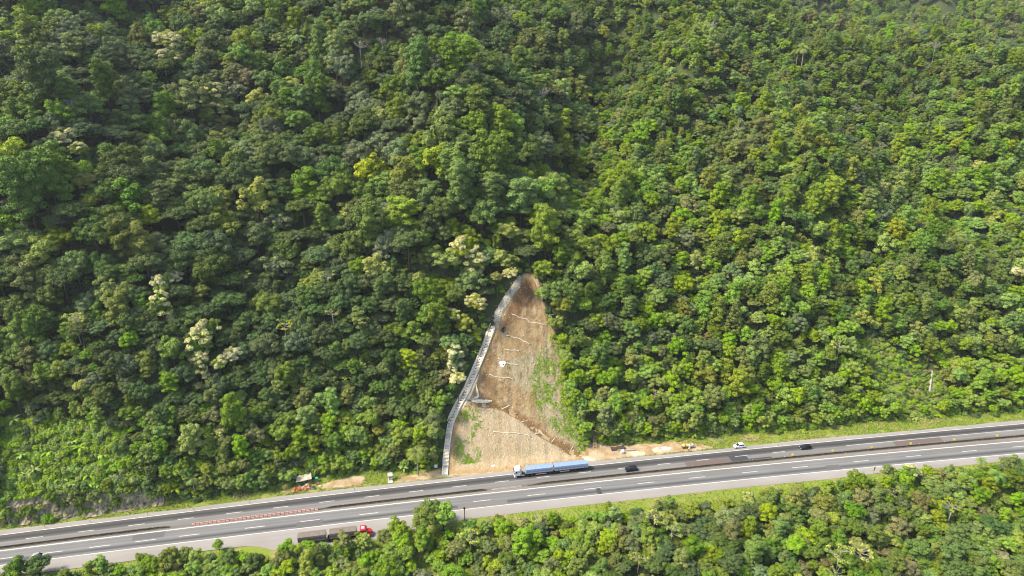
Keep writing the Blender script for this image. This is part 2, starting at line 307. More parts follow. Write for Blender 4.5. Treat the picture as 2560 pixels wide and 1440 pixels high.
# ---------------------------------------------------------------- the ground: one sheet laid along the road
def noise2(x, y, s, seed=0):
    """cheap value noise 0..1"""
    xs = np.asarray(x)/s+seed*17.3; ys = np.asarray(y)/s+seed*9.1
    xi = np.floor(xs).astype(int); yi = np.floor(ys).astype(int); fx = xs-xi; fy = ys-yi
    fx = fx*fx*(3-2*fx); fy = fy*fy*(3-2*fy)
    def hsh(i, j):
        k = (i*374761393+j*668265263+seed*1442695041) & 0xffffffff; k = ((k ^ (k >> 13))*1274126177) & 0xffffffff
        return ((k ^ (k >> 16)) & 0xffff)/65535.0
    return (hsh(xi, yi)*(1-fx)+hsh(xi+1, yi)*fx)*(1-fy)+(hsh(xi, yi+1)*(1-fx)+hsh(xi+1, yi+1)*fx)*fy
def fbm(x, y, s, seed=0, o=4): return sum(noise2(x, y, s/2**k, seed+k)*0.5**k for k in range(o))/sum(0.5**k for k in range(o))
def grid_faces(nx, ny):
    i = np.arange(nx-1)[:, None]*ny+np.arange(ny-1)[None, :]
    return np.stack([i, i+ny, i+ny+1, i+1], -1).reshape(-1, 4)
gx = np.concatenate([np.arange(-1500, -270, 30), np.arange(-270, 340, 2.5), np.arange(340, 700, 8), np.arange(700, 1900, 30)]).astype(float)
gd = np.concatenate([np.arange(-205, -40, 3), np.arange(-40, 16, 0.8), np.arange(16, 120, 1.6), np.arange(120, 340, 3), np.arange(340, 900, 8), np.arange(900, 2400, 60)])
GX, GD = np.meshgrid(gx, gd, indexing='ij'); GPX, GPY = at_road(GX, GD)
GZ = ground(GPX, GPY)-0.06
GZ = GZ-0.5*sstep(0.3, 1.8, signed(CUT, GPX, GPY))
soil = np.zeros_like(GZ)
for sp in SOILSPOTS: soil = np.maximum(soil, sstep(-1.2, 1.0, signed(sp, GPX, GPY)))
soil = np.maximum(soil, sstep(-3.0, 0.0, signed(CUT, GPX, GPY)))
gras = np.maximum(sstep(2.0, 2.6, GD)*(1-sstep(foot(GX)-0.5, foot(GX)+1.8, GD)), (1-sstep(-20.2, -19.6, GD))*sstep(-52, -30, GD))
gras = np.maximum(gras, np.maximum(sstep(-2, 3, signed(VINE, GPX, GPY)), sstep(-2, 3, signed(SCRUB, GPX, GPY))))
t = NT('forest_floor')
n1 = t.noise(0.25, 5); n2 = t.noise(2.2, 5); n3 = t.noise(0.9, 4)
floor = t.mix(n1, (0.030, 0.030, 0.014), (0.040, 0.062, 0.018))
grass = t.mix(n3, (0.080, 0.125, 0.013), (0.135, 0.160, 0.026)); grass = t.mix(t.ramp(n1, [(0.50, (0,0,0)), (0.72, (1,1,1))]), grass, (0.19, 0.145, 0.07))
earth = t.mix(n2, (0.20, 0.145, 0.078), (0.31, 0.265, 0.19)); earth = t.mix(t.ramp(n1, [(0.42, (0,0,0)), (0.60, (1,1,1))]), earth, (0.19, 0.13, 0.066))
gm = t.math('ADD', t.attr('grass').outputs['Fac'], t.math('MULTIPLY', t.math('SUBTRACT', n2, 0.5), 0.9)); gm = t.ramp(gm, [(0.35, (0,0,0)), (0.6, (1,1,1))])
sm = t.math('ADD', t.attr('soil').outputs['Fac'], t.math('MULTIPLY', t.math('SUBTRACT', n2, 0.5), 1.1)); sm = t.ramp(sm, [(0.40, (0,0,0)), (0.6, (1,1,1))])
M_GROUND = t.surf(t.mix(sm, t.mix(gm, floor, grass), earth), 0.95, 0.1, bump=n2, bstr=0.8, bdist=0.25)
me = fast_mesh('ground', np.stack([GPX, GPY, GZ], -1).reshape(-1, 3), grid_faces(len(gx), len(gd)), M_GROUND, smooth=True,
               attrs={'grass': ('POINT', 'FLOAT', gras.ravel()), 'soil': ('POINT', 'FLOAT', soil.ravel())})
tag(link('ground', me), 'steep wooded mountainside and verge the motorway is benched into', 'ground', kind='structure')
# ---------------------------------------------------------------- the motorway
def o_med(x): return -8.72-0.0082*x          # inner edge line of the near carriageway
def o_dash(x): return -12.05-0.0062*x
def o_low(x): return -15.35-0.0092*x
def o_shl(x): return -19.85-0.0035*x
def ribbon(name, x0, x1, da, db, z, mat, parent=None, step=4.0, nd=1, attr=True):
    """sheet between two offsets from the far edge line"""
    n = max(2, int((x1-x0)/step)+1); xs = np.linspace(x0, x1, n); rows = []; ac = []
    for k in range(nd+1):
        f = k/nd; A = np.array([da(v) if callable(da) else da for v in xs]); B = np.array([db(v) if callable(db) else db for v in xs])
        D = A*(1-f)+B*f; px, py = at_road(xs, D); rows.append(np.stack([px, py, np.full(n, z)], -1)); ac.append(np.full(n, f))
    V = np.stack(rows, 1).reshape(-1, 3); F_ = grid_faces(n, nd+1)[:, ::-1]
    if da if not callable(da) else da(0) < (db if not callable(db) else db(0)): pass
    me = fast_mesh(name, V, F_, mat, attrs={'across': ('POINT', 'FLOAT', np.stack(ac, 1).ravel())})
    nz = np.zeros(len(me.polygons)*3, np.float32); me.polygons.foreach_get('normal', nz)
    if nz.reshape(-1, 3)[:, 2].mean() < 0: me.flip_normals()
    return link(name, me, parent)
def asphalt(name, stops, stain=0.55):
    t = NT(name); ac = t.attr('across').outputs['Fac']
    ch = math.degrees(math.atan(0.176)); co = t.n('ShaderNodeTexCoord').outputs['Object']
    mp = t.n('ShaderNodeMapping'); mp.inputs['Rotation'].default_value = (0, 0, -math.radians(ch)); t.l(co, mp.inputs[0])
    lon = t.noise(1.0, 4, vec=mp.outputs[0], stretch=(0.03, 0.9, 1)); fine = t.noise(5.0, 5); big = t.noise(0.06, 3)
    wob = t.math('ADD', ac, t.math('MULTIPLY', t.math('SUBTRACT', t.noise(1.0, 2, vec=mp.outputs[0], stretch=(0.02, 0.05, 1)), 0.5), 0.06))
    c = t.ramp(wob, stops); k = t.math('ADD', t.math('MULTIPLY', lon, stain), 1-stain*0.5)
    k = t.math('MULTIPLY', k, t.math('ADD', t.math('MULTIPLY', fine, 0.25), 0.875)); k = t.math('MULTIPLY', k, t.math('ADD', t.math('MULTIPLY', big, 0.4), 0.8))
    hv = t.n('ShaderNodeHueSaturation'); t.val(hv.inputs['Value'], k); t.l(c, hv.inputs['Color'])
    return t.surf(hv.outputs[0], 0.9, 0.25, bump=fine, bstr=0.15, bdist=0.02)
g = lambda v, w=0.0: (v*0.54*(1+w), v*0.54, v*0.54*(1-w))
M_FAR = asphalt('far_asphalt', [(0.0, g(0.085)), (0.16, g(0.075)), (0.24, g(0.045,-.02)), (0.33, g(0.050,-.02)), (0.40, g(0.085)), (0.48, g(0.10)), (0.53, g(0.20,.04)), (0.66, g(0.16,.03)), (0.74, g(0.19,.03)), (0.86, g(0.15,.04)), (1.0, g(0.13,.06))])
M_NEAR = asphalt('near_asphalt', [(0.0, g(0.20,.02)), (0.10, g(0.18)), (0.20, g(0.15)), (0.30, g(0.185)), (0.40, g(0.15)), (0.50, g(0.20)), (0.60, g(0.17)), (0.70, g(0.10,-.04)), (0.78, g(0.07,-.05)), (0.85, g(0.13,-.03)), (0.92, g(0.16)), (1.0, g(0.18))])
M_SHO = asphalt('shoulder_asphalt', [(0.0, g(0.29,.06)), (0.5, g(0.27,.06)), (1.0, g(0.26,.08))], 0.3)
M_GRAVEL = asphalt('median_gravel', [(0.0, g(0.13,.12)), (0.5, g(0.20,.10)), (1.0, g(0.16,.10))], 0.6)
M_PAINT = plain('road_paint', (0.68, 0.67, 0.61), 0.7, 0.2, var=0.45, scale=2.5)
M_PATCHD = plain('patch_asphalt_dark', (0.048, 0.05, 0.055), 0.9, 0.2, scale=4); M_PATCHG = plain('patch_asphalt_grey', (0.105, 0.105, 0.107), 0.9, 0.2, var=.35, scale=2); M_PATCHL = plain('patch_asphalt_light', (0.145, 0.142, 0.135), 0.9, 0.2, var=.35, scale=2); M_PATCHR = plain('patch_asphalt_red', (0.125, 0.095, 0.085), 0.9, 0.2, scale=4)
X0, X1 = -420.0, 460.0
far = ribbon('far_carriageway', X0, X1, 0.0, -7.0, 0.0, M_FAR, nd=8); tag(far, 'far carriageway, dark outer lane beside the slope cut and grey inner lane', 'road', kind='structure')
near = ribbon('near_carriageway', X0, X1, o_med, o_low, 0.0, M_NEAR, nd=8); tag(near, 'near carriageway of two grey lanes with a dark tyre-worn stripe', 'road', kind='structure')
tag(ribbon('median_strip', X0, X1, -7.0, o_med, -0.004, M_GRAVEL, nd=2), 'narrow gravelly strip along the median wall', 'median', kind='structure')
sh1 = ribbon('far_shoulder', X0, X1, lambda x: 2.1+0.25*math.sin(x*0.07)+0.1*math.sin(x*0.31), 0.0, -0.004, M_SHO, nd=2); tag(sh1, 'pale far shoulder with white marker posts', 'road shoulder', kind='structure')
sh2 = ribbon('near_shoulder', X0, X1, o_low, lambda x: o_shl(x)+0.15*math.sin(x*0.11)-4.3*float(sstep(-84,-72,x)*(1-sstep(-44,-24,x))), -0.004, M_SHO, nd=2); tag(sh2, 'pale near shoulder widening into the lay-by of the red lorry', 'road shoulder', kind='structure')
ribbon('edge_line', X0, X1, 0.07, -0.09, 0.004, M_PAINT, far); ribbon('edge_line', X0, X1, lambda x: o_med(x)+0.14, lambda x: o_med(x)-0.13, 0.004, M_PAINT, near)
ribbon('edge_line', X0, X1, lambda x: o_low(x)+0.08, lambda x: o_low(x)-0.09, 0.004, M_PAINT, near)
for x in np.arange(-178.0, 100, 14.3): ribbon('lane_dash', x, x+4.7, -3.22, -3.37, 0.004, M_PAINT, far, step=3)
ribbon('lane_line', 122, X1, -3.35, -3.48, 0.004, M_PAINT, far)
DLO = [-166,-152,-139.6,-126.6,-114,-101.5,-82.5,-66,-48,-30,-12,6,25,43.5,61.5,80.5,99,122,142,164,184]
for x in DLO: ribbon('lane_dash', x-2.9, x+2.9, lambda v: o_dash(v)+0.08, lambda v: o_dash(v)-0.07, 0.004, M_PAINT, near, step=3)
for (a, b, d0, d1, mt) in ((60.5, 77, -3.7, -6.2, M_PATCHR), (77.05, 83.5, -2.6, -6.15, M_PATCHD), (83.55, 92, -5.3, -6.1, M_PATCHD), (140, 159, -3.7, -6.2, M_PATCHR)):
    ribbon('asphalt_patch', a, b, d0, d1, 0.003, mt, far, step=4)
for (a, b, f0, f1, q) in ((-118, -109, .05, .45, 0), (-70, -62, .55, .97, 0), (64, 75, .06, .44, 1), (108, 113, .55, .95, 0), (-20, -4, .56, .96, 1), (150, 170, .06, .45, 1)):
    ribbon('asphalt_patch', a, b, (lambda v, f=f0: o_med(v)*(1-f)+o_low(v)*f), (lambda v, f=f1: o_med(v)*(1-f)+o_low(v)*f), 0.003, (M_PATCHG, M_PATCHL)[q], near, step=4)
ribbon('asphalt_patch', 26, 27.5, o_dash, o_low, 0.003, M_PATCHD, near, step=2)
# concrete drain kerb along the foot of the cut
M_CONC = plain('pale_concrete', (0.66, 0.61, 0.53), 0.9, 0.2, var=0.3, scale=1.5); M_CONCD = plain('weathered_concrete', (0.34, 0.31, 0.25), 0.95, 0.2, var=0.4, scale=1.8)
M_WALL = NT('mossy_barrier'); _n = M_WALL.noise(1.3, 5, stretch=(1, 1, 3)); M_WALL = M_WALL.surf(M_WALL.ramp(_n, [(0.3, (0.022,0.020,0.016)), (0.55, (0.055,0.048,0.032)), (0.75, (0.13,0.115,0.08))]), 0.95, 0.1, bump=_n, bstr=0.6)
def wall_run(name, x0, x1, d, hgt, mat, label, cat, taper=(0, 0)):
    xs = np.arange(x0, x1+0.01, 2.0); rings = []
    for i, x in enumerate(xs):
        k = min(1.0, (x-x0)/taper[0] if taper[0] else 1, (x1-x)/taper[1] if taper[1] else 1); k = max(0.15, k)
        h = hgt*k; prof = [(-0.30, 0), (-0.27, 0.10), (-0.12, 0.45*h), (-0.09, h), (0.09, h), (0.12, 0.45*h), (0.27, 0.10), (0.30, 0)]
        rings.append([(*[float(q) for q in at_road(x, d(x)+a)], b-0.05) for a, b in prof])
    m = MB(); m.loft(rings); return tag(m.build(name, mat), label, cat)
dm = lambda x: -6.95-0.0035*x
wall_run('median_wall', -420, -106.5, lambda x: dm(x)+0.1, 0.75, M_WALL, 'low mossy black median wall left of the orange barriers', 'wall', (0, 4))
wall_run('median_wall', -63.5, -9, dm, 0.75, M_WALL, 'low mossy black median wall right of the orange barriers', 'wall', (4, 2))
wall_run('median_wall', 4, 460, dm, 0.75, M_WALL, 'long mossy median wall carrying yellow marker boards', 'wall', (5, 0))
wall_run('median_wall', -8, 3, dm, 0.35, M_CONCD, 'short pale gap piece in the median wall near the blue lorry', 'wall', (1, 1))
# ---------------------------------------------------------------- the slope cut
cx = np.arange(-30, 38, 0.4); cy = np.arange(200, 275, 0.4); CXX, CYY = np.meshgrid(cx, cy, indexing='ij')
sg = signed(CUT, CXX, CYY)+1.6*(fbm(CXX, CYY, 3.0, 5)-0.5); base = ground(CXX, CYY)
lowp = sstep(-0.5, 0.5, signed(LOWPANEL, CXX, CYY)+0.7*(fbm(CXX, CYY, 2, 8)-0.5)); band = sstep(-0.5, 0.6, signed(BAND, CXX, CYY)+0.8*(fbm(CXX, CYY, 2, 9)-0.5))
dark = sstep(-2.5, 2.0, signed(DARKSOIL_SHADE, CXX, CYY)+2.5*(fbm(CXX, CYY, 4, 12)-0.5)); gmesh = sstep(-3.5, 2.0, signed(GREENMESH, CXX, CYY)+3*(fbm(CXX, CYY, 4, 15)-0.5))
fb = fbm(CXX, CYY, 5, 3); fs = fbm(CXX, CYY, 1.2, 4); ril = noise2(CXX, CYY*0.06, 0.9, 21)
ril2 = noise2(CXX+0.6*fbm(CXX, CYY, 6, 71), CYY*0.10, 1.7, 23)
rel = 0.05+1.1*(fb-0.5)*(1-0.75*lowp)+0.5*(fs-0.5)*(1-0.7*lowp)+0.22*(ril-0.5)*lowp+0.55*(ril2-0.5)*(1-0.6*lowp)-0.55*band-0.5*dark*(fb-0.3)
up = 1-lowp
rel = rel+0.25*lowp
CZ = base+np.where(sg > 0, 1, 0)*rel*sstep(0, 1.2, sg)+0.04-0.35*(1-sstep(-0.9, 0.1, sg))
col = np.zeros(CXX.shape+(3,))
def put(mask, c):
    global col
    col = col*(1-mask[..., None])+np.array(c)*[0.50, 0.505, 0.52]*mask[..., None]
put(np.ones_like(base), (0.34, 0.235, 0.115)); put(sstep(0.42, 0.7, fb), (0.40, 0.30, 0.165)); put(0.75*sstep(0.55, 0.75, fbm(CXX, CYY, 9, 31)), (0.36, 0.32, 0.20))
put(0.8*gmesh, (0.34, 0.30, 0.185)); put(0.6*sstep(0.6, 0.8, fs)*gmesh, (0.26, 0.30, 0.12))
put(0.55*sstep(.55, .8, ril2)*up, (0.27, 0.17, 0.075)); put(0.9*dark, (0.18, 0.105, 0.047)); put(0.5*dark*sstep(238, 262, CYY), (0.19, 0.105, 0.05)); put(lowp, (0.47, 0.37, 0.225)); put(0.6*lowp*sstep(0.45, 0.75, ril), (0.52, 0.41, 0.255)); put(0.45*lowp*sstep(0.5, 0.7, fb), (0.40, 0.285, 0.15))  # the dark zone mixes brown soil with tree shadow put into the colour
spots = fbm(CXX, CYY, 0.9, 61); put(0.65*sstep(.62, .72, spots)*up, (0.17, 0.10, 0.045)); put(0.6*sstep(.60, .74, fbm(CXX, CYY, 2.2, 67))*up, (0.46, 0.36, 0.22)); put(0.95*band, (0.225, 0.128, 0.05)); put(0.5*sstep(0.6, 0.8, fs)*up, (0.26, 0.15, 0.06)); put((1-sstep(0.2, 1.6, sg))*0.8, (0.44, 0.29, 0.12))
F_ = grid_faces(len(cx), len(cy)); keep = sg.ravel()[F_].mean(1) > -0.8
t = NT('cut_soil'); n1 = t.noise(1.6, 6, 0.65); n2 = t.noise(0.5, 4, stretch=(5, .3, .3)); at = t.attr('soilcol').outputs['Color']
hv = t.n('ShaderNodeHueSaturation'); t.l(at, hv.inputs['Color']); t.val(hv.inputs['Value'], t.math('ADD', t.math('ADD', t.math('MULTIPLY', n1, 1.1), t.math('MULTIPLY', n2, 0.3)), 0.30))
M_CUT = t.surf(hv.outputs[0], 0.95, 0.1, bump=n1, bstr=1.0, bdist=0.35)
cut = link('cut_slope', fast_mesh('cut_slope', np.stack([CXX, CYY, CZ], -1).reshape(-1, 3), F_[keep], M_CUT, smooth=True, attrs={'soilcol': ('POINT', 'FLOAT_COLOR', np.concatenate([col, np.ones(col.shape[:2]+(1,))], -1).reshape(-1, 4))}))
tag(cut, 'bare brown landslide scar being stabilised above the motorway', 'slope', kind='structure')
def cz(x, y):
    """height of the surface one stands on"""
    i = int(round((x-cx[0])/0.4)); j = int(round((y-cy[0])/0.4))
    if 0 <= i < len(cx) and 0 <= j < len(cy) and sg[i, j] > 0: return float(CZ[i, j])
    return gz(x, y)
def slope_frame(x, y, h=0.6):
    dx = (ground(x+h, y)-ground(x-h, y))/(2*h); dy = (ground(x, y+h)-ground(x, y-h))/(2*h)
    return Vector((-float(dx), -float(dy), 1)).normalized()
# nail heads of the slope: too small to pick apart
M_NAIL = plain('nail_head_concrete', (0.56, 0.52, 0.44), 0.8, 0.2)
m = MB(); k = 0
for r_, v in enumerate(np.arange(205, 268, 1.95)):
    for u in np.arange(-26, 30, 2.1):
        x = u+(1.05 if r_ % 2 else 0)+random.uniform(-.25, .25); y = v+0.176*u+random.uniform(-.25, .25)
        if signed(CUT, np.array([x]), np.array([y]))[0] < 0.7 or float(road_d(x, y)-foot(x)) < 1.2 or random.random() < (0.12 if y < 228+0.17*x else 0.35): continue
        n_ = slope_frame(x, y); p = Vector((x, y, cz(x, y))); s_ = random.uniform(0.13, 0.2)
        m.tube([p-n_*0.1, p+n_*0.10, p+n_*0.16], [s_, s_, s_*0.5], 6)
m.build('nail_heads', M_NAIL, cut)['kind'] = 'stuff'
m = MB()
for _ in range(520):
    x = random.uniform(-24, 28); y = random.uniform(204, 268)
    if signed(CUT, np.array([x]), np.array([y]))[0] < 0.4: continue
    s_ = random.uniform(.07, .26)*(1.4 if random.random() < .12 else 1); z_ = cz(x, y); a_ = random.uniform(0, 6)
    m.loft([[(x+s_*q*math.cos(a_+k*1.257), y+s_*q*math.sin(a_+k*1.257), z_+s_*w_) for k in range(5)] for q, w_ in ((.8, -.3), (1, .2), (.55, .65))])
m.build('loose_stones', plain('loose_stone', (0.40, 0.33, 0.24), .95, .1, var=.6, scale=.4), cut)['kind'] = 'stuff'
# shallow concrete gutters across the cut
M_GUT = plain('gutter_mortar', (0.58, 0.50, 0.38), 0.9, 0.2, var=0.2)
GL = ['long pale gutter across the top of the bare cut', 'pale gutter below the topmost one on the cut', 'short straight gutter above the white mortar patch', 'tiny slanting gutter just left of the white mortar patch', 'short gutter leading right from the white mortar patch', 'pale gutter just below the white mortar patch', 'short log-like gutter at the head of the brown diagonal band', 'second short gutter down the brown diagonal band', 'third short gutter down the brown diagonal band', 'lowest but one short gutter on the brown diagonal band', 'long gutter crossing the pale lower panel of the cut', 'short stub at the lower end of the brown diagonal band']
for pts, lb in zip(GUTTERS, GL):
    P_ = polyline(pts, 0.9); P_ = [(x+random.uniform(-.08,.08), y+random.uniform(-.12,.12)) for x, y in P_]
    m = MB(); m.tube([(x, y, cz(x, y)+0.06) for x, y in P_], [random.uniform(0.13, 0.20) for _ in P_], 7)
    tag(m.build('drain_gutter', M_GUT, smooth=True), lb, 'gutter', 'gutters across the cut')
x, y = WHITEPATCH; n_ = slope_frame(x, y); q = n_.to_track_quat('Z', 'Y'); p = Vector((x, y, cz(x, y)))
m = MB(); out = []; inn = []
for k in range(16):
    a = 2*math.pi*k/16; r = 1.25*(1+0.18*math.sin(3*a+0.5)+0.1*math.sin(5*a)); out.append((r*math.cos(a), r*math.sin(a))); inn.append((0.28*math.cos(a)+0.35, 0.28*math.sin(a)-0.35))
m.loft([[tuple(p+q@Vector((a, b, -0.15))) for a, b in out], [tuple(p+q@Vector((a*.96, b*.96, 0.28))) for a, b in out], [tuple(p+q@Vector((a, b, 0.30))) for a, b in inn], [tuple(p+q@Vector((a, b, 0.05))) for a, b in inn]])
wp = m.build('mortar_patch', plain('white_mortar', (0.68, 0.63, 0.57), 0.9)); tag(wp, 'round white mortar patch with a dark hole in the cut', 'mortar patch')
m = MB(); m.add([tuple(p+q@Vector((a, b, 0.12))) for a, b in inn], [tuple(range(16))]); m.build('hole', plain('dark_hole', (0.01,0.01,0.01)), wp)
x, y = HOLE; m = MB(); zz = cz(x, y)
m.tube([(x-0.5, y-0.3, zz+0.1), (x, y, zz+0.45), (x+0.1, y+0.5, zz+0.75), (x+0.5, y+0.9, zz+0.95)], [0.35, 0.55, 0.5, 0.25], 8)
m.tube([(x+.3, y-.7, zz-0.3), (x+0.1, y, zz+0.35)], [0.2, 0.35], 8)
tag(m.build('black_bundle', plain('black_plastic', (0.012, 0.013, 0.02), 0.5), smooth=True), 'black bundle lying by the head of the drainage steps', 'bundle')
for nm, pts, lb in (('black_hose', WIRE, 'thin black hose slanting across the top of the cut'), ('black_hose', WIRE2, 'short black hose hanging at the right edge of the cut')):
    P_ = polyline(pts, 1.2); m = MB(); m.tube([(x, y, cz(x, y)+0.12+random.uniform(0, .15)) for x, y in P_], 0.045, 5); tag(m.build(nm, plain('hose_rubber', (0.03,0.026,0.022))), lb, 'hose')
# stepped concrete drain down the left edge of the cut
tot = [0.0]; SP = polyline(STAIR, 0.5)
for a, b in zip(SP[:-1], SP[1:]): tot.append(tot[-1]+math.hypot(b[0]-a[0], b[1]-a[1]))
st = empty('drainage_steps', (SP[0][0], SP[0][1], gz(*SP[0]))); st_inv = Vector(st.location)
tag(st, 'long stepped concrete drain down the left edge of the bare cut', 'drainage steps')
def perp(i, P_):
    a = P_[max(0, i-2)]; b = P_[min(len(P_)-1, i+2)]; L = math.hypot(b[0]-a[0], b[1]-a[1]); return (b[1]-a[1])/L, -(b[0]-a[0])/L, (b[0]-a[0])/L, (b[1]-a[1])/L
def Lc(x, y, z): return (x-st_inv.x, y-st_inv.y, z-st_inv.z)
def prof_z(i): return gz(*SP[i])+0.15
M_STEP = plain('step_concrete', (0.95, 0.82, 0.62), 0.95, 0.2, var=0.4, scale=1.6)
for sd in (-1, 1):
    rings = []
    for i in range(0, len(SP), 2):
        nx, ny, tx, ty = perp(i, SP); x, y = SP[i]; hw = 0.78 if i < 36 else 0.66; z = prof_z(i)
        o_, w_ = sd*hw, sd*0.24
        jz = random.uniform(-0.06, 0.06)
        rings.append([Lc(x+nx*o_, y+ny*o_, z-0.8), Lc(x+nx*(o_+w_), y+ny*(o_+w_), z-0.8), Lc(x+nx*(o_+w_), y+ny*(o_+w_), z+0.30+jz), Lc(x+nx*o_, y+ny*o_, z+0.30+jz)])
    m = MB(); m.loft(rings); m.build('side_wall', M_STEP, st)
m = MB(); rings = []
for i in range(0, 9):
    nx, ny, tx, ty = perp(i, SP); x, y = SP[i]; z = prof_z(i); rings.append([Lc(x+nx*a, y+ny*a, z+b) for a, b in ((-.77, -0.5), (.77, -0.5), (.77, 0.3), (-.77, 0.3))])
m.loft(rings); m.build('apron_slab', M_CONC, st)
i = 9
while i < len(SP)-2:
    j = min(i+2, len(SP)-1); nx, ny, tx, ty = perp(i, SP); hw = 0.77 if i < 36 else 0.65; z0 = prof_z(i)-0.7; z1 = prof_z(j)+0.02
    (xa, ya), (xb, yb) = SP[i], SP[j]; lip = 0.35
    xc, yc = xa+(xb-xa)*lip, ya+(yb-ya)*lip
    m = MB(); m.hexa([Lc(xa-nx*hw, ya-ny*hw, z0), Lc(xa+nx*hw, ya+ny*hw, z0), Lc(xb+nx*hw, yb+ny*hw, z0), Lc(xb-nx*hw, yb-ny*hw, z0), Lc(xa-nx*hw, ya-ny*hw, z1-0.16), Lc(xa+nx*hw, ya+ny*hw, z1-0.16), Lc(xb+nx*hw, yb+ny*hw, z1-0.16), Lc(xb-nx*hw, yb-ny*hw, z1-0.16)])
    m.hexa([Lc(xa-nx*hw, ya-ny*hw, z1-0.17), Lc(xa+nx*hw, ya+ny*hw, z1-0.17), Lc(xc+nx*hw, yc+ny*hw, z1-0.17), Lc(xc-nx*hw, yc-ny*hw, z1-0.17), Lc(xa-nx*hw, ya-ny*hw, z1), Lc(xa+nx*hw, ya+ny*hw, z1), Lc(xc+nx*hw, yc+ny*hw, z1), Lc(xc-nx*hw, yc-ny*hw, z1)])
    m.build('step', M_STEP if (i//2) % 3 else M_CONC, st); i += 2
# shotcrete skirts beside the steps and rubble channel above them
def lump_sheet(name, pts, w, mat, label, cat, h=0.5, seed=1, side=0.0):
    P_ = polyline(pts, 0.6); m = MB(); rows = []
    for i, (x, y) in enumerate(P_):
        nx, ny, tx, ty = perp(i, P_); k = min(1, i/3, (len(P_)-1-i)/3); row = []
        for a in np.linspace(-1, 1, 9):
            ww = w*(0.6+0.5*float(fbm(np.array([i*0.6]), np.array([a*2+seed*7]), 1.5, seed)[0]))*max(k, .25); px, py = x+nx*(a*ww+side), y+ny*(a*ww+side)
            row.append((px, py, gz(px, py)+h*(1-a*a)*(0.5+float(fbm(np.array([px]), np.array([py]), 1.2, seed)[0]))-0.25*(abs(a) > .99)))
        rows.append(row)
    n = len(rows); V = [v for r in rows for v in r]; m.add(V, [tuple(q) for q in grid_faces(n, 9)]); return tag(m.build(name, mat), label, cat)
M_SHOT = plain('shotcrete', (0.80, 0.68, 0.50), 0.95, 0.2, var=0.75, scale=2)
lump_sheet('shotcrete_skirt', STAIR[3:], 0.5, M_SHOT, 'grey sprayed concrete skirt along the outer side of the steps', 'concrete skirt', 0.3, 2, -1.35)
lump_sheet('shotcrete_skirt', STAIR[4:7], 0.5, M_SHOT, 'pale concrete skirt between the steps and the brown cut', 'concrete skirt', 0.3, 3, 1.4)
lump_sheet('rubble_chute', RUBBLE, 1.7, plain('grey_rubble', (0.50, 0.44, 0.33), 0.95, 0.2, var=0.9, scale=2.5), 'grey stony chute climbing from the steps into the trees', 'rubble chute', 0.7, 4)
lump_sheet('concrete_ledge', LEDGE, 0.45, M_SHOT, 'rough white concrete ledge beside the middle of the steps', 'concrete ledge', 0.5, 6)

m = MB(); RP = polyline(RUBBLE, .5)
for i in range(230):
    k = random.randrange(len(RP)); nx, ny, tx, ty = perp(k, RP); o_ = random.gauss(0, .75); x, y = RP[k][0]+nx*o_, RP[k][1]+ny*o_; s_ = random.uniform(.12, .42); z_ = gz(x, y)+.55*max(0, 1-(o_/1.5)**2); a_ = random.uniform(0, 6)
    m.loft([[(x+s_*q*math.cos(a_+j*1.257)*random.uniform(.8, 1.2), y+s_*q*math.sin(a_+j*1.257), z_+s_*w_) for j in range(5)] for q, w_ in ((.8, -.4), (1, .25), (.5, .7))])
st_ = m.build('stones', plain('chute_stone', (0.60, 0.54, 0.43), .95, .1, var=.7, scale=.5), bpy.data.objects['rubble_chute']); st_['kind'] = 'stuff'
# ---------------------------------------------------------------- trees
LM = {
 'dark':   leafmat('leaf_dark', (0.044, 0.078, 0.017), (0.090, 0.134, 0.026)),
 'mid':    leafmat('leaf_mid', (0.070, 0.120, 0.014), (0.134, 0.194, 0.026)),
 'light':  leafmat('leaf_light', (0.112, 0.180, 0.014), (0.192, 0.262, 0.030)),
 'yellow': leafmat('leaf_yellow', (0.160, 0.195, 0.020), (0.270, 0.290, 0.044), hv=0.02),
 'grey':   leafmat('leaf_grey', (0.082, 0.118, 0.042), (0.155, 0.198, 0.076)),
 'olive':  leafmat('leaf_olive', (0.090, 0.116, 0.022), (0.168, 0.192, 0.044)),
 'brown':  leafmat('leaf_brown', (0.120, 0.118, 0.038), (0.200, 0.184, 0.070)),
 'vine':   leafmat('leaf_vine', (0.118, 0.205, 0.012), (0.210, 0.300, 0.028), hv=0.03, vv=0.3),
 'cream':  leafmat('blossom_cream', (0.28, 0.28, 0.10), (0.48, 0.46, 0.22), hv=0.01, vv=0.2, trans=0.15),
 'straw':  leafmat('leaf_straw', (0.24, 0.19, 0.08), (0.38, 0.32, 0.16), hv=0.02, vv=0.2),
}
M_BARK = plain('bark_brown', (0.075, 0.058, 0.042), 0.95, 0.1, var=0.4); M_PALE = plain('bark_pale', (0.36, 0.33, 0.27), 0.9, 0.2, var=0.3, scale=2)
def unit(v): return v/np.maximum(np.linalg.norm(v, axis=-1, keepdims=True), 1e-9)
def leaf_quads(P, N, L, W, rg):
    """diamond leaves centred at P facing N"""
    n = len(P); T = unit(np.cross(N, unit(rg.normal(size=(n, 3))))); B = np.cross(N, T); L = L*rg.uniform(.7, 1.3, (n, 1)); W = W*rg.uniform(.7, 1.3, (n, 1))
    fold = N*L*rg.uniform(-.12, .18, (n, 1))
    V = np.stack([P-T*L*.5-fold, P+B*W*.5+fold*.5, P+T*L*.5-fold, P-B*W*.5+fold*.5], 1)
    return V.reshape(-1, 3), np.arange(n*4).reshape(n, 4)
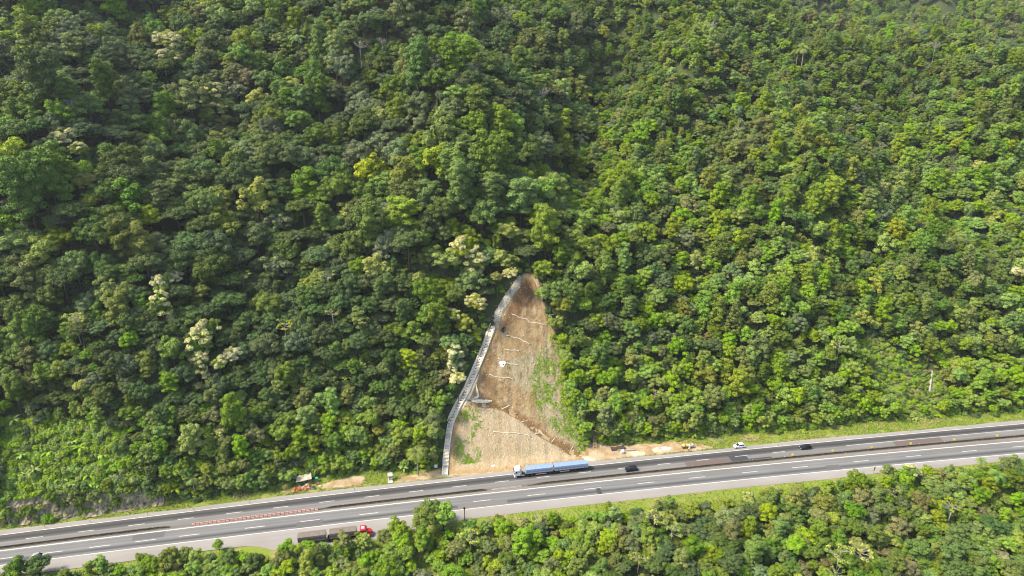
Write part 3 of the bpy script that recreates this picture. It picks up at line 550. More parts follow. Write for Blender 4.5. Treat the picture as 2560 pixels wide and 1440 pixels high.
def clump_leaves(cs, rs, rg, leaf, cover=1.6, flat=0.62, lift=0.6, spread=0.42):
    """leaf quads on the upper skin of every clump"""
    Ps, Ns, Ts = [], [], []
    for c, r in zip(cs, rs):
        n = max(8, int(cover*2*math.pi*r*r/(leaf*leaf*0.36)))
        d = unit(rg.normal(size=(n*2, 3))); d = d[d[:, 2] > -0.45][:n]; n = len(d)
        rr = r*rg.uniform(0.72, 1.06, (n, 1))*(1+0.18*np.sin(d[:, :1]*5+c[0])*np.cos(d[:, 1:2]*4+c[1]))
        Ps.append(c+d*rr*np.array([1, 1, flat])); Ns.append(unit(d+np.array([0, 0, lift])+rg.normal(size=(n, 3))*spread))
        tb = rg.uniform(0.15, 0.85); Ts.append(np.clip(tb+rg.normal(size=n)*0.16, 0, 1))
    P = np.concatenate(Ps); V, F_ = leaf_quads(P, np.concatenate(Ns), leaf, leaf*0.72, rg); return V, F_, np.concatenate(Ts)
def tube_arr(pts, rad, n=6):
    m = MB(); m.tube(pts, rad, n); return m
def crown_shape(kind, rg):
    """clump centres, clump radii, total height, limb tips"""
    if kind == 'dome':   R, D, H, nc, cr = 4.0, 3.2, 10.5, 46, (0.62, 1.30)
    elif kind == 'tall': R, D, H, nc, cr = 3.0, 5.4, 12.5, 46, (0.60, 1.15)
    elif kind == 'umbrella': R, D, H, nc, cr = 4.6, 1.6, 11.0, 44, (0.60, 1.25)
    elif kind == 'loose': R, D, H, nc, cr = 3.8, 3.8, 10.5, 32, (0.55, 1.25)
    elif kind == 'round': R, D, H, nc, cr = 2.8, 2.5, 8.0, 30, (0.55, 1.05)
    elif kind == 'big': R, D, H, nc, cr = 5.4, 4.0, 13.0, 78, (0.70, 1.45)
    cs = []; lob = rg.uniform(0, 6.28, 4); nl = int(rg.integers(3, 6)); lobes = [(0.0, 0.0, 0.0, 0.62)]
    for k in range(nl):
        a = lob[0]+2*math.pi*k/nl+rg.uniform(-.6, .6); q_ = rg.uniform(.40, .72); lobes.append((R*q_*math.cos(a), R*q_*math.sin(a), D*rg.uniform(-.65, .30), rg.uniform(.30, .58)))
    for i in range(nc*10):
        lx, ly, lz, lr = lobes[int(rg.integers(0, len(lobes)))]
        z = rg.uniform(-0.6, 1.0); a = rg.uniform(0, 2*math.pi)
        ro = math.sqrt(max(0, 1-max(z, -0.3)**2*0.92))
        k = rg.uniform(0.55, 1.18)
        p = np.array([lx+R*lr*ro*k*math.cos(a), ly+R*lr*ro*k*math.sin(a), lz+D*lr*1.25*z*rg.uniform(.8, 1.15)])
        r = rg.uniform(*cr)
        if all(np.linalg.norm((p-q)*[1, 1, 1.45]) > 0.70*(r+s) for q, s in cs): cs.append((p, r))
        if len(cs) >= nc: break
    c = np.array([q for q, _ in cs]); r = np.array([s for _, s in cs])
    c[:, 2] += H-D-0.4
    return c, r, R, D, H
def make_tree(kind, colr, seed, pale=False, mix2=None):
    rg = np.random.default_rng(seed); c, r, R, D, H = crown_shape(kind, rg); mid = H-D-0.4
    V, F_, T = clump_leaves(c, r, rg, 0.35)
    mi = np.zeros(len(F_), int); mats = [LM[colr]]
    if mix2:                                        # some clumps in another colour (blossom, new leaf)
        mats.append(LM[mix2[0]]); sel = rg.uniform(size=len(c)) < mix2[1]; d = np.linalg.norm(V[::4][:, None, :]-c[None], axis=2).argmin(1); mi = sel[d].astype(int)
    # inner leaves that close the crown
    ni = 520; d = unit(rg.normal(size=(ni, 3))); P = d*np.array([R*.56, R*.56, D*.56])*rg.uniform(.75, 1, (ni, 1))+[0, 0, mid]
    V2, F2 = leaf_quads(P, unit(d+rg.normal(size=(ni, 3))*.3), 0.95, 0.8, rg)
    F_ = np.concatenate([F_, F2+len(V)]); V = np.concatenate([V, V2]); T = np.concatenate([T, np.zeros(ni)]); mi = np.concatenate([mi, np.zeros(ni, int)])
    m = MB(); ln = rg.uniform(-.5, .5, 2); tw = 0.20*R/3
    m.tube([(0, 0, -1.5), (ln[0]*.3, ln[1]*.3, mid*.45), (ln[0], ln[1], mid)], [tw*1.25, tw, tw*.7], 7)
    for k in rg.choice(len(c), min(8, len(c)), replace=False):
        q = c[k]; m.tube([(ln[0]*.8, ln[1]*.8, mid*.78), tuple((q*[.55, .55, 1]+[ln[0]*.4, ln[1]*.4, mid*.78-.0])*[1, 1, .5]), tuple(q)], [tw*.6, tw*.4, tw*.15], 5)
    return dict(V=V, F=F_, T=T, mi=mi, mats=mats, trunk=m, bark=M_PALE if pale else M_BARK, R=R, H=H)
def make_shrub(colr, seed, R=1.6, H=1.7, leaf=0.33, nc=14):
    rg = np.random.default_rng(seed); c = []; r = []
    for i in range(nc):
        a = rg.uniform(0, 6.28); k = math.sqrt(rg.uniform())*R*.8; c.append([k*math.cos(a), k*math.sin(a), H*rg.uniform(.25, .75)*(1.1-k/R*.6)]); r.append(rg.uniform(.45, .8)*R/1.6)
    V, F_, T = clump_leaves(np.array(c), np.array(r), rg, leaf, cover=1.4, flat=0.8)
    return dict(V=V, F=F_, T=T, mi=np.zeros(len(F_), int), mats=[LM[colr]], trunk=None, R=R, H=H)
def make_banana(colr, seed, n=9, L=2.6, W=0.6, H=1.2, pinn=False):
    """big drooping leaves from one point"""
    rg = np.random.default_rng(seed); V = []; F_ = []; T = []
    for k in range(n):
        a = 2*math.pi*k/n+rg.uniform(-.3, .3); el = rg.uniform(.5, 1.3); l = L*rg.uniform(.75, 1.1); p = np.array([0, 0, H]); prev = None; tb = rg.uniform(.3, .9)
        seg = 6; side = np.array([-math.sin(a), math.cos(a), 0])
        for s in range(seg+1):
            w = W*math.sin(math.pi*(0.08+0.9*s/seg))**.7*.5+0.02; b = len(V)
            V += [p-side*w+[0, 0, -w*.35], p, p+side*w+[0, 0, -w*.35]]
            if prev is not None:
                F_ += [[prev, prev+1, b+1, b], [prev+1, prev+2, b+2, b+1]]; T += [tb, tb*.85]
            prev = b; p = p+np.array([math.cos(a)*math.cos(el), math.sin(a)*math.cos(el), math.sin(el)])*l/seg; el -= 0.33
    return dict(V=np.array(V), F=np.array(F_), T=np.array(T), mi=np.zeros(len(F_), int), mats=[LM[colr]], trunk=None, R=L, H=H)
def make_palm(seed):
    rg = np.random.default_rng(seed); H = 8.5; d = make_banana('mid', seed, 13, 3.6, 0.12, H); V = []; F_ = []; T = []
    for k in range(14):
        a = 2*math.pi*k/14+rg.uniform(-.2, .2); el = rg.uniform(.1, 1.25); p = np.array([0, 0, H]); S = 13; l = 3.7*rg.uniform(.85, 1.1); side = np.array([-math.sin(a), math.cos(a), 0]); tb = rg.uniform(.2, .9)
        for s in range(S):
            dr = np.array([math.cos(a)*math.cos(el), math.sin(a)*math.cos(el), math.sin(el)]); w = 0.95*math.sin(math.pi*(.12+.85*s/S))**.6
            for sg_ in (-1, 1):
                for q in range(2):
                    b = len(V); p0 = p+dr*l/S*q*.5; tip = p0+side*sg_*w+dr*.35+np.array([0, 0, -.45*w]); V += [p0, p0+dr*.13, tip, tip-dr*.05]; F_.append([b, b+1, b+2, b+3]); T.append(tb)
            p = p+dr*l/S; el -= 0.15
    m = MB(); m.tube([(0, 0, -1.5), (.15, 0, H*.5), (0, 0, H)], [.2, .16, .14], 7)
    return dict(V=np.array(V), F=np.array(F_), T=np.array(T), mi=np.zeros(len(F_), int), mats=[LM['mid']], trunk=m, bark=M_PALE, R=3.2, H=H)
def make_candelabra(seed, leaves=True, nb=9):
    """pale trunk, level branches that turn up, leaf tufts at the tips"""
    rg = np.random.default_rng(seed); H = 9.5; m = MB(); m.tube([(0, 0, -1.5), (.2, .1, 4.5), (.1, 0, H-.3)], [.2, .16, .10], 7); tips = [np.array([.1, 0, H])]
    for k in range(nb):
        a = 2.4*k+rg.uniform(-.4, .4); z = H-0.4-2.8*rg.uniform(0, 1); l = rg.uniform(2.0, 3.9); e = np.array([math.cos(a), math.sin(a), 0])
        q = [np.array([.1, 0, z]), np.array([.1, 0, z+.35])+e*l*.45, np.array([.1, 0, z+.7])+e*l*.8, np.array([.1, 0, z+1.3])+e*l]
        m.tube([tuple(v) for v in q], [.10, .085, .07, .05], 5); tips.append(q[3])
        if rg.uniform() < .7:
            s_ = np.array([-e[1], e[0], 0])*rg.choice([-1, 1]); q2 = [q[1], q[1]+e*l*.3+s_*l*.3+[0, 0, .5], q[1]+e*l*.42+s_*l*.42+[0, 0, 1.1]]; m.tube([tuple(v) for v in q2], [.07, .06, .045], 5); tips.append(q2[2])
    V = np.zeros((0, 3)); F_ = np.zeros((0, 4), int); T = np.zeros(0)
    if leaves:
        c = np.array(tips)+rg.normal(size=(len(tips), 3))*.15; V, F_, T = clump_leaves(c, rg.uniform(.55, .85, len(c)), rg, 0.55, cover=0.9, flat=.55)
    else:
        for tp in tips:
            for q in range(4):
                dr = unit(rg.normal(size=3)+[0, 0, .3]); m.tube([tuple(tp-dr*.2), tuple(tp+dr*rg.uniform(.5, 1.1))], [.04, .02], 4)
    return dict(V=V, F=F_, T=T, mi=np.zeros(len(F_), int), mats=[LM['yellow' if seed % 2 else 'light']], trunk=m, bark=M_PALE, R=3.6, H=H)
def make_conifer(seed):
    rg = np.random.default_rng(seed); c = []; r = []; H = 13.0
    for z in np.arange(2.5, H, .75):
        w = 3.2*(1-z/H)**.8+.25; n = max(3, int(w*4))
        for k in range(n):
            a = 2*math.pi*(k+rg.uniform())/n; q = w*rg.uniform(.6, 1); c.append([q*math.cos(a), q*math.sin(a), z-q*.12]); r.append(rg.uniform(.45, .7))
    V, F_, T = clump_leaves(np.array(c), np.array(r), rg, 0.42, cover=1.1, flat=.55); m = MB(); m.tube([(0, 0, -1.5), (0, 0, H)], [.24, .06], 7)
    return dict(V=V, F=F_, T=T, mi=np.zeros(len(F_), int), mats=[LM['olive']], trunk=m, bark=M_BARK, R=3.2, H=H)
class Kind:
    """shared meshes of one tree shape: crown, trunk, and both joined for the mass of the forest"""
    n = 0
    def __init__(s, d, col=None):
        s.R, s.H, s.col = d['R'], d['H'], col; Kind.n += 1; s.trunk = s.crown = None
        if len(d['F']): s.crown = fast_mesh('crown', d['V'], d['F'], d['mats'], d['mi'], attrs={'tint': ('FACE', 'FLOAT', d['T'])})
        if d['trunk']:
            tm = bpy.data.meshes.new('trunk'); tm.from_pydata(d['trunk'].v, [], d['trunk'].f); tm.materials.append(d['bark']); tm.polygons.foreach_set('use_smooth', [True]*len(d['trunk'].f)); tm.update(); s.trunk = tm
        s.d = d
    def whole(s, name):
        d = s.d; me = bpy.data.meshes.new(name)
        V = [tuple(v) for v in d['V'].tolist()]; F_ = [tuple(f) for f in d['F'].tolist()]; mi = list(d['mi']); T = list(d['T']); mats = list(d['mats'])
        if d['trunk']:
            b = len(V); V += d['trunk'].v; F_ += [tuple(b+i for i in f) for f in d['trunk'].f]; mi += [len(mats)]*len(d['trunk'].f); T += [0]*len(d['trunk'].f); mats.append(d['bark'])
        me.from_pydata(V, [], F_)
        for q in mats: me.materials.append(q)
        me.polygons.foreach_set('material_index', mi); at = me.attributes.new('tint', 'FLOAT', 'FACE'); at.data.foreach_set('value', T); me.update()
        return bpy.data.objects.new(name, me)
KINDS = []; sd_ = 100
for colr, shapes in (('dark', ('dome', 'big', 'umbrella', 'dome')), ('mid', ('dome', 'round', 'tall', 'big', 'loose')), ('light', ('dome', 'round', 'loose', 'tall')), ('yellow', ('loose', 'round')), ('grey', ('dome', 'big', 'loose')), ('olive', ('umbrella', 'round', 'tall', 'dome')), ('brown', ('loose',)), ('vine', ('round', 'loose', 'dome'))):
    for sh in shapes: sd_ += 1; KINDS.append(Kind(make_tree(sh, colr, sd_), (colr, sh)))
IDX = {}
for i, k in enumerate(KINDS): IDX.setdefault(k.col[0], []).append(i)
_pgx, _pgy = np.meshgrid(np.arange(-700, 1100, 12.0), np.arange(60, 1500, 12.0), indexing='ij')
PATCH = {k: np.exp(6.0*(fbm(_pgx, _pgy, 55.0, 200+9*i, 2)-.5)) for i, k in enumerate(('dark', 'mid', 'light', 'yellow', 'grey', 'olive', 'brown', 'vine'))}
def patchy(w, x, y):
    """kinds keep to patches"""
    i = min(max(int((x+700)/12), 0), _pgx.shape[0]-1); j = min(max(int((y-60)/12), 0), _pgx.shape[1]-1)
    return {k: v*PATCH[k][i, j] for k, v in w.items()}
def pick(weights, u):
    tot_ = sum(weights.values()); u = u*tot_
    for kx, w in weights.items():
        u -= w
        if u <= 0: return kx
    return kx
W_LEFT = dict(dark=40, mid=36, grey=10, olive=9, light=9, yellow=2.5, brown=.4); W_RIGHT = dict(mid=40, light=36, dark=6, grey=6, olive=8, yellow=3, brown=.3, vine=12); W_FOOT = dict(vine=38, light=32, mid=20, olive=4, yellow=4, grey=2); W_NEAR = dict(light=38, mid=27, olive=8, dark=5, yellow=8, grey=3, brown=1.5, vine=14)
CAMP = np.array([0, 0, CAM_H]); _p = math.radians(CAM_PITCH); CF = np.array([0, math.cos(_p), -math.sin(_p)]); CU = np.array([0, math.sin(_p), math.cos(_p)]); CT = math.tan(math.radians(CAM_HFOV/2))
def in_view(x, y, z, mx=1.12, my=1.25):
    v = np.stack([x, y, z-CAM_H], -1); w = v@CF; return (w > 20) & (np.abs(v[..., 0]) < w*CT*mx) & (np.abs(v@CU) < w*CT*9/16*my)
def seen_poly_gap(x, y, r):
    rt_ = (x > 4) | (y > 258); ok = signed(CUT, x, y) < -np.where(rt_, 0.25*r+0.3, 0.55*r+0.8); ok &= edge_dist(STAIR, x, y, False) > 1.9+0.6*r; ok &= edge_dist(RUBBLE, x, y, False) > 1.8+0.35*r; ok &= edge_dist(LADDER, x, y, False) > 1.2+0.5*r
    ok &= signed(VINE, x, y) < np.where(r < 2.2, 3.0, -0.3*r); ok &= np.hypot(x-SHELTER[0], y-SHELTER[1]-1) > 2.5+r; ok &= signed(SCRUB, x, y) < -0.2*r; return ok
# every tree that has a place of its own, first
SPECIAL = []
cell = {}
def far_enough(x, y, r, k=0.50):
    i, j = int(x//8), int(y//8)
    for a in (-1, 0, 1):
        for b in (-1, 0, 1):
            for (u, v, s) in cell.get((i+a, j+b), ()):
                if (u-x)**2+(v-y)**2 < (k*(r+s))**2: return False
    return True
def occupy(x, y, r): cell.setdefault((int(x//8), int(y//8)), []).append((x, y, r))
PLACED = {'CREAM': CREAM, 'YELLOW': YELLOW, 'CECROPIA': CECROPIA, 'BARE': BARE, 'PALM': PALM, 'CONIFER': CONIFER, 'EDGE': EDGE}
for nm, l in PLACED.items():
    for (x, y, r) in l: occupy(x, y, r*(0.8 if nm in ('CECROPIA', 'PALM', 'BARE') else 0.95))
TREES = []          # x, y, r, kind index, zone
def try_tree(x, y, r, zone, w):
    if not far_enough(x, y, r): return
    occupy(x, y, r); colr = pick(patchy(w, x, y), random.random()); TREES.append((x, y, r, random.choice(IDX[colr]), zone))
N_ = 76000; cxs = rng.uniform(-330, 520, N_); cds = np.concatenate([rng.uniform(3, 120, N_//2), rng.uniform(120, 330, N_-N_//2)])
def rand_r(x, e, u):
    left = 1-float(sstep(-10, 70, x)); hi = float(sstep(20, 70, e))
    lo = 1.7+0.5*left+0.2*hi; up_ = 3.7+2.9*left*hi+0.6*hi; return (lo+(up_-lo)*u**1.8)*(1-.22*float(sstep(90, 190, e)))
px_, py_ = at_road(cxs, cds); pz_ = ground(px_, py_); vis = in_view(px_, py_, pz_+6); ee = cds-foot(px_)
okp = vis & (ee > 0.4)
rr = np.array([rand_r(a, b, random.random()) for a, b in zip(px_, ee)]); rr = np.where(ee < 6, np.minimum(rr, 2.4), rr); okp &= seen_poly_gap(px_, py_, rr) & (ee > rr*0.45)
order = np.argsort(-rr*rng.uniform(.5, 1, N_))
for i in order:
    if okp[i]: lf = random.random() > float(sstep(-25, 60, px_[i])); try_tree(px_[i], py_[i], rr[i], 'hill', W_FOOT if ee[i] < (26 if px_[i] > 8 else 17)*random.uniform(.4, 1.2) else (W_LEFT if lf and ee[i] > 12 else W_RIGHT))
r2_ = rng.uniform(1.5, 2.4, N_); ok2 = vis & (ee > 0.8) & seen_poly_gap(px_, py_, r2_)
for i in rng.permutation(N_)[:46000]:
    if ok2[i]: try_tree(px_[i], py_[i], r2_[i], 'hill', W_RIGHT)
# the farther hillside
N2 = 60000; x2 = rng.uniform(-500, 900, N2); d2 = rng.uniform(330, 1100, N2); px2, py2 = at_road(x2, d2); pz2 = ground(px2, py2); v2 = in_view(px2, py2, pz2+8)
for i in np.nonzero(v2)[0]: try_tree(px2[i], py2[i], random.uniform(2.1, 3.7), 'far', W_RIGHT)
# below the road
N3 = 16000; x3 = rng.uniform(-190, 250, N3); d3 = rng.uniform(-125, -20.5, N3); px3, py3 = at_road(x3, d3); pz3 = ground(px3, py3); v3 = in_view(px3, py3, pz3+4, 1.15, 1.35)
q3 = -19.9-d3-verge_w(px3)
for i in np.nonzero(v3)[0]:
    r = random.uniform(1.7, 3.6)**1.0 if q3[i] > 6 else random.uniform(1.3, 2.2)
    if q3[i] > (0.55*r+0.6 + (2.0 if q3[i] < 5 else 0)*random.random() if px3[i] > -30 or px3[i] < -160 else 0.2*r): try_tree(px3[i], py3[i], r, 'near', W_NEAR)
TA = np.array([(t_[0], t_[1], t_[2], t_[3]) for t_ in TREES]); TZ = ground(TA[:, 0], TA[:, 1]); ZN = [t_[4] for t_ in TREES]
TS = TA[:, 2]/np.array([KINDS[int(k)].R for k in TA[:, 3]]); TZS = TS*rng.uniform(.75, 1.3, len(TS))
TZS = np.where(np.array(ZN) == 'near', np.minimum(TZS, 1.0)*0.85, TZS)
TR = rng.uniform(0, 6.28, len(TS))
print('trees', len(TREES), {z: ZN.count(z) for z in ('hill', 'far', 'near')})
dist_ = np.linalg.norm(np.stack([TA[:, 0], TA[:, 1], TZ], -1)-CAMP, axis=1); vis_t = in_view(TA[:, 0], TA[:, 1], TZ+3, 1.0, 1.0)
big = np.where(vis_t, TA[:, 2]/dist_, 0); IND = np.argsort(-big)[:285]; ISIND = np.zeros(len(TREES), bool); ISIND[IND] = True
def scatter(name, pts, scl, rz, idx, objs):
    """one object whose geometry nodes set the given solids on its points"""
    me = bpy.data.meshes.new(name); me.vertices.add(len(pts)); me.vertices.foreach_set('co', np.asarray(pts, np.float32).ravel())
    a = me.attributes.new('scl', 'FLOAT_VECTOR', 'POINT'); a.data.foreach_set('vector', np.asarray(scl, np.float32).ravel())
    a = me.attributes.new('rz', 'FLOAT_VECTOR', 'POINT'); v = np.zeros((len(pts), 3), np.float32); v[:, 2] = rz; a.data.foreach_set('vector', v.ravel())
    a = me.attributes.new('idx', 'INT', 'POINT'); a.data.foreach_set('value', np.asarray(idx, np.int32)); me.update()
    col_ = bpy.data.collections.new(name+'_shapes')
    for q in objs: col_.objects.link(q)
    ng = bpy.data.node_groups.new(name, 'GeometryNodeTree'); ng.interface.new_socket('Geometry', in_out='INPUT', socket_type='NodeSocketGeometry'); ng.interface.new_socket('Geometry', in_out='OUTPUT', socket_type='NodeSocketGeometry')
    gi = ng.nodes.new('NodeGroupInput'); go = ng.nodes.new('NodeGroupOutput'); ip = ng.nodes.new('GeometryNodeInstanceOnPoints'); ci = ng.nodes.new('GeometryNodeCollectionInfo')
    ci.inputs['Collection'].default_value = col_; ci.inputs['Separate Children'].default_value = True; ci.inputs['Reset Children'].default_value = True
    def na(n_, dt):
        q = ng.nodes.new('GeometryNodeInputNamedAttribute'); q.data_type = dt; q.inputs['Name'].default_value = n_; return q.outputs['Attribute']
    er = ng.nodes.new('FunctionNodeEulerToRotation'); L_ = ng.links.new
    L_(na('rz', 'FLOAT_VECTOR'), er.inputs[0]); L_(er.outputs[0], ip.inputs['Rotation']); L_(na('scl', 'FLOAT_VECTOR'), ip.inputs['Scale']); L_(na('idx', 'INT'), ip.inputs['Instance Index'])
    ip.inputs['Pick Instance'].default_value = True; L_(ci.outputs[0], ip.inputs['Instance']); L_(gi.outputs[0], ip.inputs['Points']); L_(ip.outputs[0], go.inputs[0])
    o = link(name, me); md = o.modifiers.new('scatter', 'NODES'); md.node_group = ng; return o
WHOLE = [k.whole('tree_shape_%02d' % i) for i, k in enumerate(KINDS)]
sel = ~ISIND
tag(scatter('forest', np.stack([TA[sel, 0], TA[sel, 1], TZ[sel]-0.3], -1), np.stack([TS[sel], TS[sel], TZS[sel]], -1), TR[sel], TA[sel, 3].astype(int), WHOLE), 'dense rainforest canopy covering the mountainside above the motorway', 'forest', kind='stuff')
# ---- undergrowth, vines and verge weeds
SHR = [make_shrub('vine', 301), make_shrub('vine', 302, 1.3, 1.2), make_shrub('mid', 303), make_shrub('light', 304, 1.5, 1.4), make_shrub('olive', 305, 1.2, 1.0), make_shrub('dark', 306), make_shrub('brown', 307, 1.2, 1.0), make_banana('vine', 308, 8, 1.9, .5, .6)]
SHO = []
for i, d in enumerate(SHR): k = Kind(d); SHO.append(k.whole('shrub_shape_%02d' % i))
sp, ss, si = [], [], []
def shrub(x, y, s, w):
    sp.append((x, y, 0.0)); z_ = s*random.uniform(.7, 1.25); ss.append((s, s, z_)); si.append(random.choices(range(8), w)[0])
NS = 60000; xs = rng.uniform(-200, 260, NS); ds = rng.uniform(2.5, 85, NS); pxs, pys = at_road(xs, ds); es = ds-foot(pxs); zv = in_view(pxs, pys, ground(pxs, pys), 1.1, 1.1)
sgc = signed(CUT, pxs, pys); sst = edge_dist(STAIR, pxs, pys, False); sgv = signed(VINE, pxs, pys); sgs = signed(SCRUB, pxs, pys); srb = edge_dist(RUBBLE, pxs, pys, False); sld = edge_dist(LADDER, pxs, pys, False); scs = np.max([signed(s_, pxs, pys) for s_ in SOILSPOTS], axis=0)
for i in range(NS):
    if not zv[i] or es[i] < -0.6+0.9*math.sin(pxs[i]*.5)*math.sin(pxs[i]*.23) or sgc[i] > -0.9 or sst[i] < 2.6 or srb[i] < 2.0 or sld[i] < 1.3 or scs[i] > 0.2: continue
    if pxs[i] < -112 and es[i] < 4.0 and random.random() < .8: continue
    if sgv[i] > 0:
        shrub(pxs[i], pys[i], .45+1.3*random.random()**2.2, (14, 10, 1, 3, .3, .2, .1, 1.2))
    elif sgs[i] > 0:
        if random.random() < .5: shrub(pxs[i], pys[i], random.uniform(.5, 1.0), (4, 4, 3, 4, 4, 1, 3, 0))
    elif es[i] < 8 and random.random() < .6: shrub(pxs[i], pys[i], random.uniform(.55, 1.2)*min(1.1, .4+es[i]*.22), (5, 5, 5, 5, 2, 1.5, .4, .7))
    elif random.random() < .10: shrub(pxs[i], pys[i], random.uniform(.7, 1.3), (2, 1, 4, 2, 2, 4, .5, 1))
NS2 = 15000; xs = rng.uniform(-170, 240, NS2); ds = rng.uniform(-75, -20.5, NS2); pxs, pys = at_road(xs, ds); zv = in_view(pxs, pys, ground(pxs, pys), 1.1, 1.2); qs = -19.9-ds-verge_w(pxs)
for i in range(NS2):
    if not zv[i] or qs[i] < -0.2: continue
    if random.random() < (.45 if qs[i] < 14 else .22): shrub(pxs[i], pys[i], random.uniform(.35, .8)*(0.5 if qs[i] < 2 else 1.0), (3, 4, 4, 4, 4, 1, 3, .4))
# bright growth along the right rim and in the net of the cut
qx = rng.uniform(-24, 27, 9000); qy = rng.uniform(200, 262, 9000); qd = signed(CUT, qx, qy); qg = signed(GREENMESH, qx, qy); ql = signed(LOWGREEN, qx, qy); qn = fbm(qx, qy, 4.0, 77); qe = road_d(qx, qy)-foot(qx)
for x, y, d_, gmv, lg, nz_, e_ in zip(qx, qy, qd, qg, ql, qn, qe):
    if e_ < 0.5: continue
    if gmv > -1 and nz_ > .47-0.05*min(gmv, 2)+0.06*float(sstep(226, 250, y)) and random.random() < .7: shrub(x, y, random.uniform(.10, .26), (8, 8, 1, 3, 0, 0, 0, 0))
    elif lg > 0 and nz_ > .51 and random.random() < .3: shrub(x, y, random.uniform(.10, .26), (3, 3, 3, 2, 1, 1, 0, 0))
    elif -4.5 < d_ < 0.3 and x > 6 and y < 252 and random.random() < .5: shrub(x, y, random.uniform(.4, 1.0), (9, 8, 1, 3, 0, 0, 0, .3))
sp = np.array(sp); sp[:, 2] = ground(sp[:, 0], sp[:, 1])-0.15
tag(scatter('undergrowth', sp, ss, rng.uniform(0, 6.28, len(sp)), si, SHO), 'bright green vines, shrubs and weeds between the trees and along the verges', 'undergrowth', kind='stuff')
print('shrubs', len(sp))
# ---- grass on the verges
GP, GN_, GT = [], [], []
NG = 70000; xs = rng.uniform(-185, 230, NG); ds = np.where(rng.uniform(size=NG) < .55, rng.uniform(2.2, 14, NG), rng.uniform(-42, -20, NG)); pxs, pys = at_road(xs, ds); f_ = foot(pxs)
scs = np.max([signed(s_, pxs, pys) for s_ in SOILSPOTS], axis=0)
lay = np.where((pxs > -84) & (pxs < -34) & (ds > -24.6) & (ds < 0), False, True)
kg = (((ds > 0) & (ds < f_+0.6)) | (ds < o_shl(pxs)-.15)) & in_view(pxs, pys, ground(pxs, pys), 1.1, 1.2) & (scs < 0.3) & (signed(CUT, pxs, pys) < -1) & (fbm(pxs, pys, 3.0, 41) > .38) & lay
P = np.stack([pxs[kg], pys[kg], ground(pxs[kg], pys[kg])+.05], -1); n = len(P); N_v = unit(rng.normal(size=(n, 3))*[1, 1, .35]+[0, -.5, .5])
V, F_ = leaf_quads(P+[0, 0, .04], N_v, .42, .30, rng); tint = np.clip(fbm(P[:, 0], P[:, 1], 6, 51)*1.8-.4+rng.normal(size=n)*.15, 0, 1)
M_GRASS = leafmat('grass_blades', (0.105, 0.165, 0.014), (0.19, 0.215, 0.035), hv=.0, vv=.0)
tag(link('grass', fast_mesh('grass', V, F_, M_GRASS, attrs={'tint': ('FACE', 'FLOAT', tint)})), 'short yellowish green verge grass along both shoulders', 'grass', kind='stuff')

# ---- creepers and weeds rooted in the net of the cut
NC = 150000; qx = rng.uniform(-24, 27, NC); qy = rng.uniform(204, 256, NC); qg = signed(GREENMESH, qx, qy); ql = signed(LOWGREEN, qx, qy); qn = fbm(qx, qy, 4.5, 77); qf = fbm(qx, qy, 1.1, 79); qd = signed(CUT, qx, qy); qe = road_d(qx, qy)-foot(qx)
dens = np.clip((qn-.33)*7, 0, 1)*sstep(-1.5, 1.5, qg)*(1-.45*sstep(232, 250, qy))+np.clip((qn-.46)*6, 0, 1)*sstep(-1, 1, ql)*.8+.5*sstep(-2.0, -.2, -np.abs(qd-.6))*(qx > 8)*(qy < 250)+.02*(qn > .55)+.75*(1-sstep(1.5, 4.5, qd))*(qx > 8)*(qy < 246)*np.clip((qn-.30)*5, 0, 1)
kc = (rng.uniform(size=NC) < dens*np.clip((qf-.33)*5, 0, 1)) & (qd > -.5) & (qe > .8)
P = np.stack([qx[kc], qy[kc], [cz(a, b)+.08 for a, b in zip(qx[kc], qy[kc])]], -1); n = len(P)
V, F_ = leaf_quads(P, unit(rng.normal(size=(n, 3))*.5+[0, -.5, .8]), .46, .36, rng)
cr = link('creepers', fast_mesh('creepers', V, F_, LM['vine'], attrs={'tint': ('FACE', 'FLOAT', np.clip(rng.normal(size=n)*.2+.35, 0, 1))}), cut); cr['kind'] = 'stuff'
# ---------------------------------------------------------------- vehicles
M_WHITE = plain('white_paint', (0.74, 0.74, 0.74), 0.3, 0.5, var=0.06); M_BLACKP = plain('black_paint', (0.012, 0.013, 0.018), 0.22, 0.6, var=0.1); M_REDP = plain('red_paint', (0.52, 0.012, 0.014), 0.35, 0.5, var=0.12)
M_GLASS = NT('dark_glass').surf((0.012, 0.014, 0.02), 0.08, 0.6); M_TYRE = plain('tyre_rubber', (0.022, 0.021, 0.02), 0.9, 0.2); M_RIM = plain('dusty_rim', (0.30, 0.24, 0.17), 0.7, 0.3); M_SRIM = plain('silver_rim', (0.5, 0.5, 0.5), 0.35, 0.5, 0.6)
M_CHAS = plain('dusty_chassis', (0.085, 0.052, 0.036), 0.85, 0.2, var=0.4); M_TARPB = plain('blue_tarpaulin', (0.20, 0.29, 0.45), 0.65, 0.3, var=0.16, scale=1.0); M_BOARD = plain('cream_side_board', (0.60, 0.50, 0.40), 0.7, 0.3, var=0.25, scale=1.5)
M_TARPG = plain('brown_grey_tarpaulin', (0.165, 0.14, 0.115), 0.8, 0.2, var=0.18, scale=0.8); M_BOARDY = plain('yellow_cream_board', (0.46, 0.35, 0.19), 0.75, 0.3, var=0.35, scale=2); M_LAMP = plain('lamp_glass', (0.6, 0.6, 0.62), 0.1, 0.7); M_TAIL = plain('tail_lamp', (0.35, 0.01, 0.01), 0.3, 0.5)
M_METAL = plain('dull_metal', (0.38, 0.37, 0.35), 0.5, 0.5, 0.4)
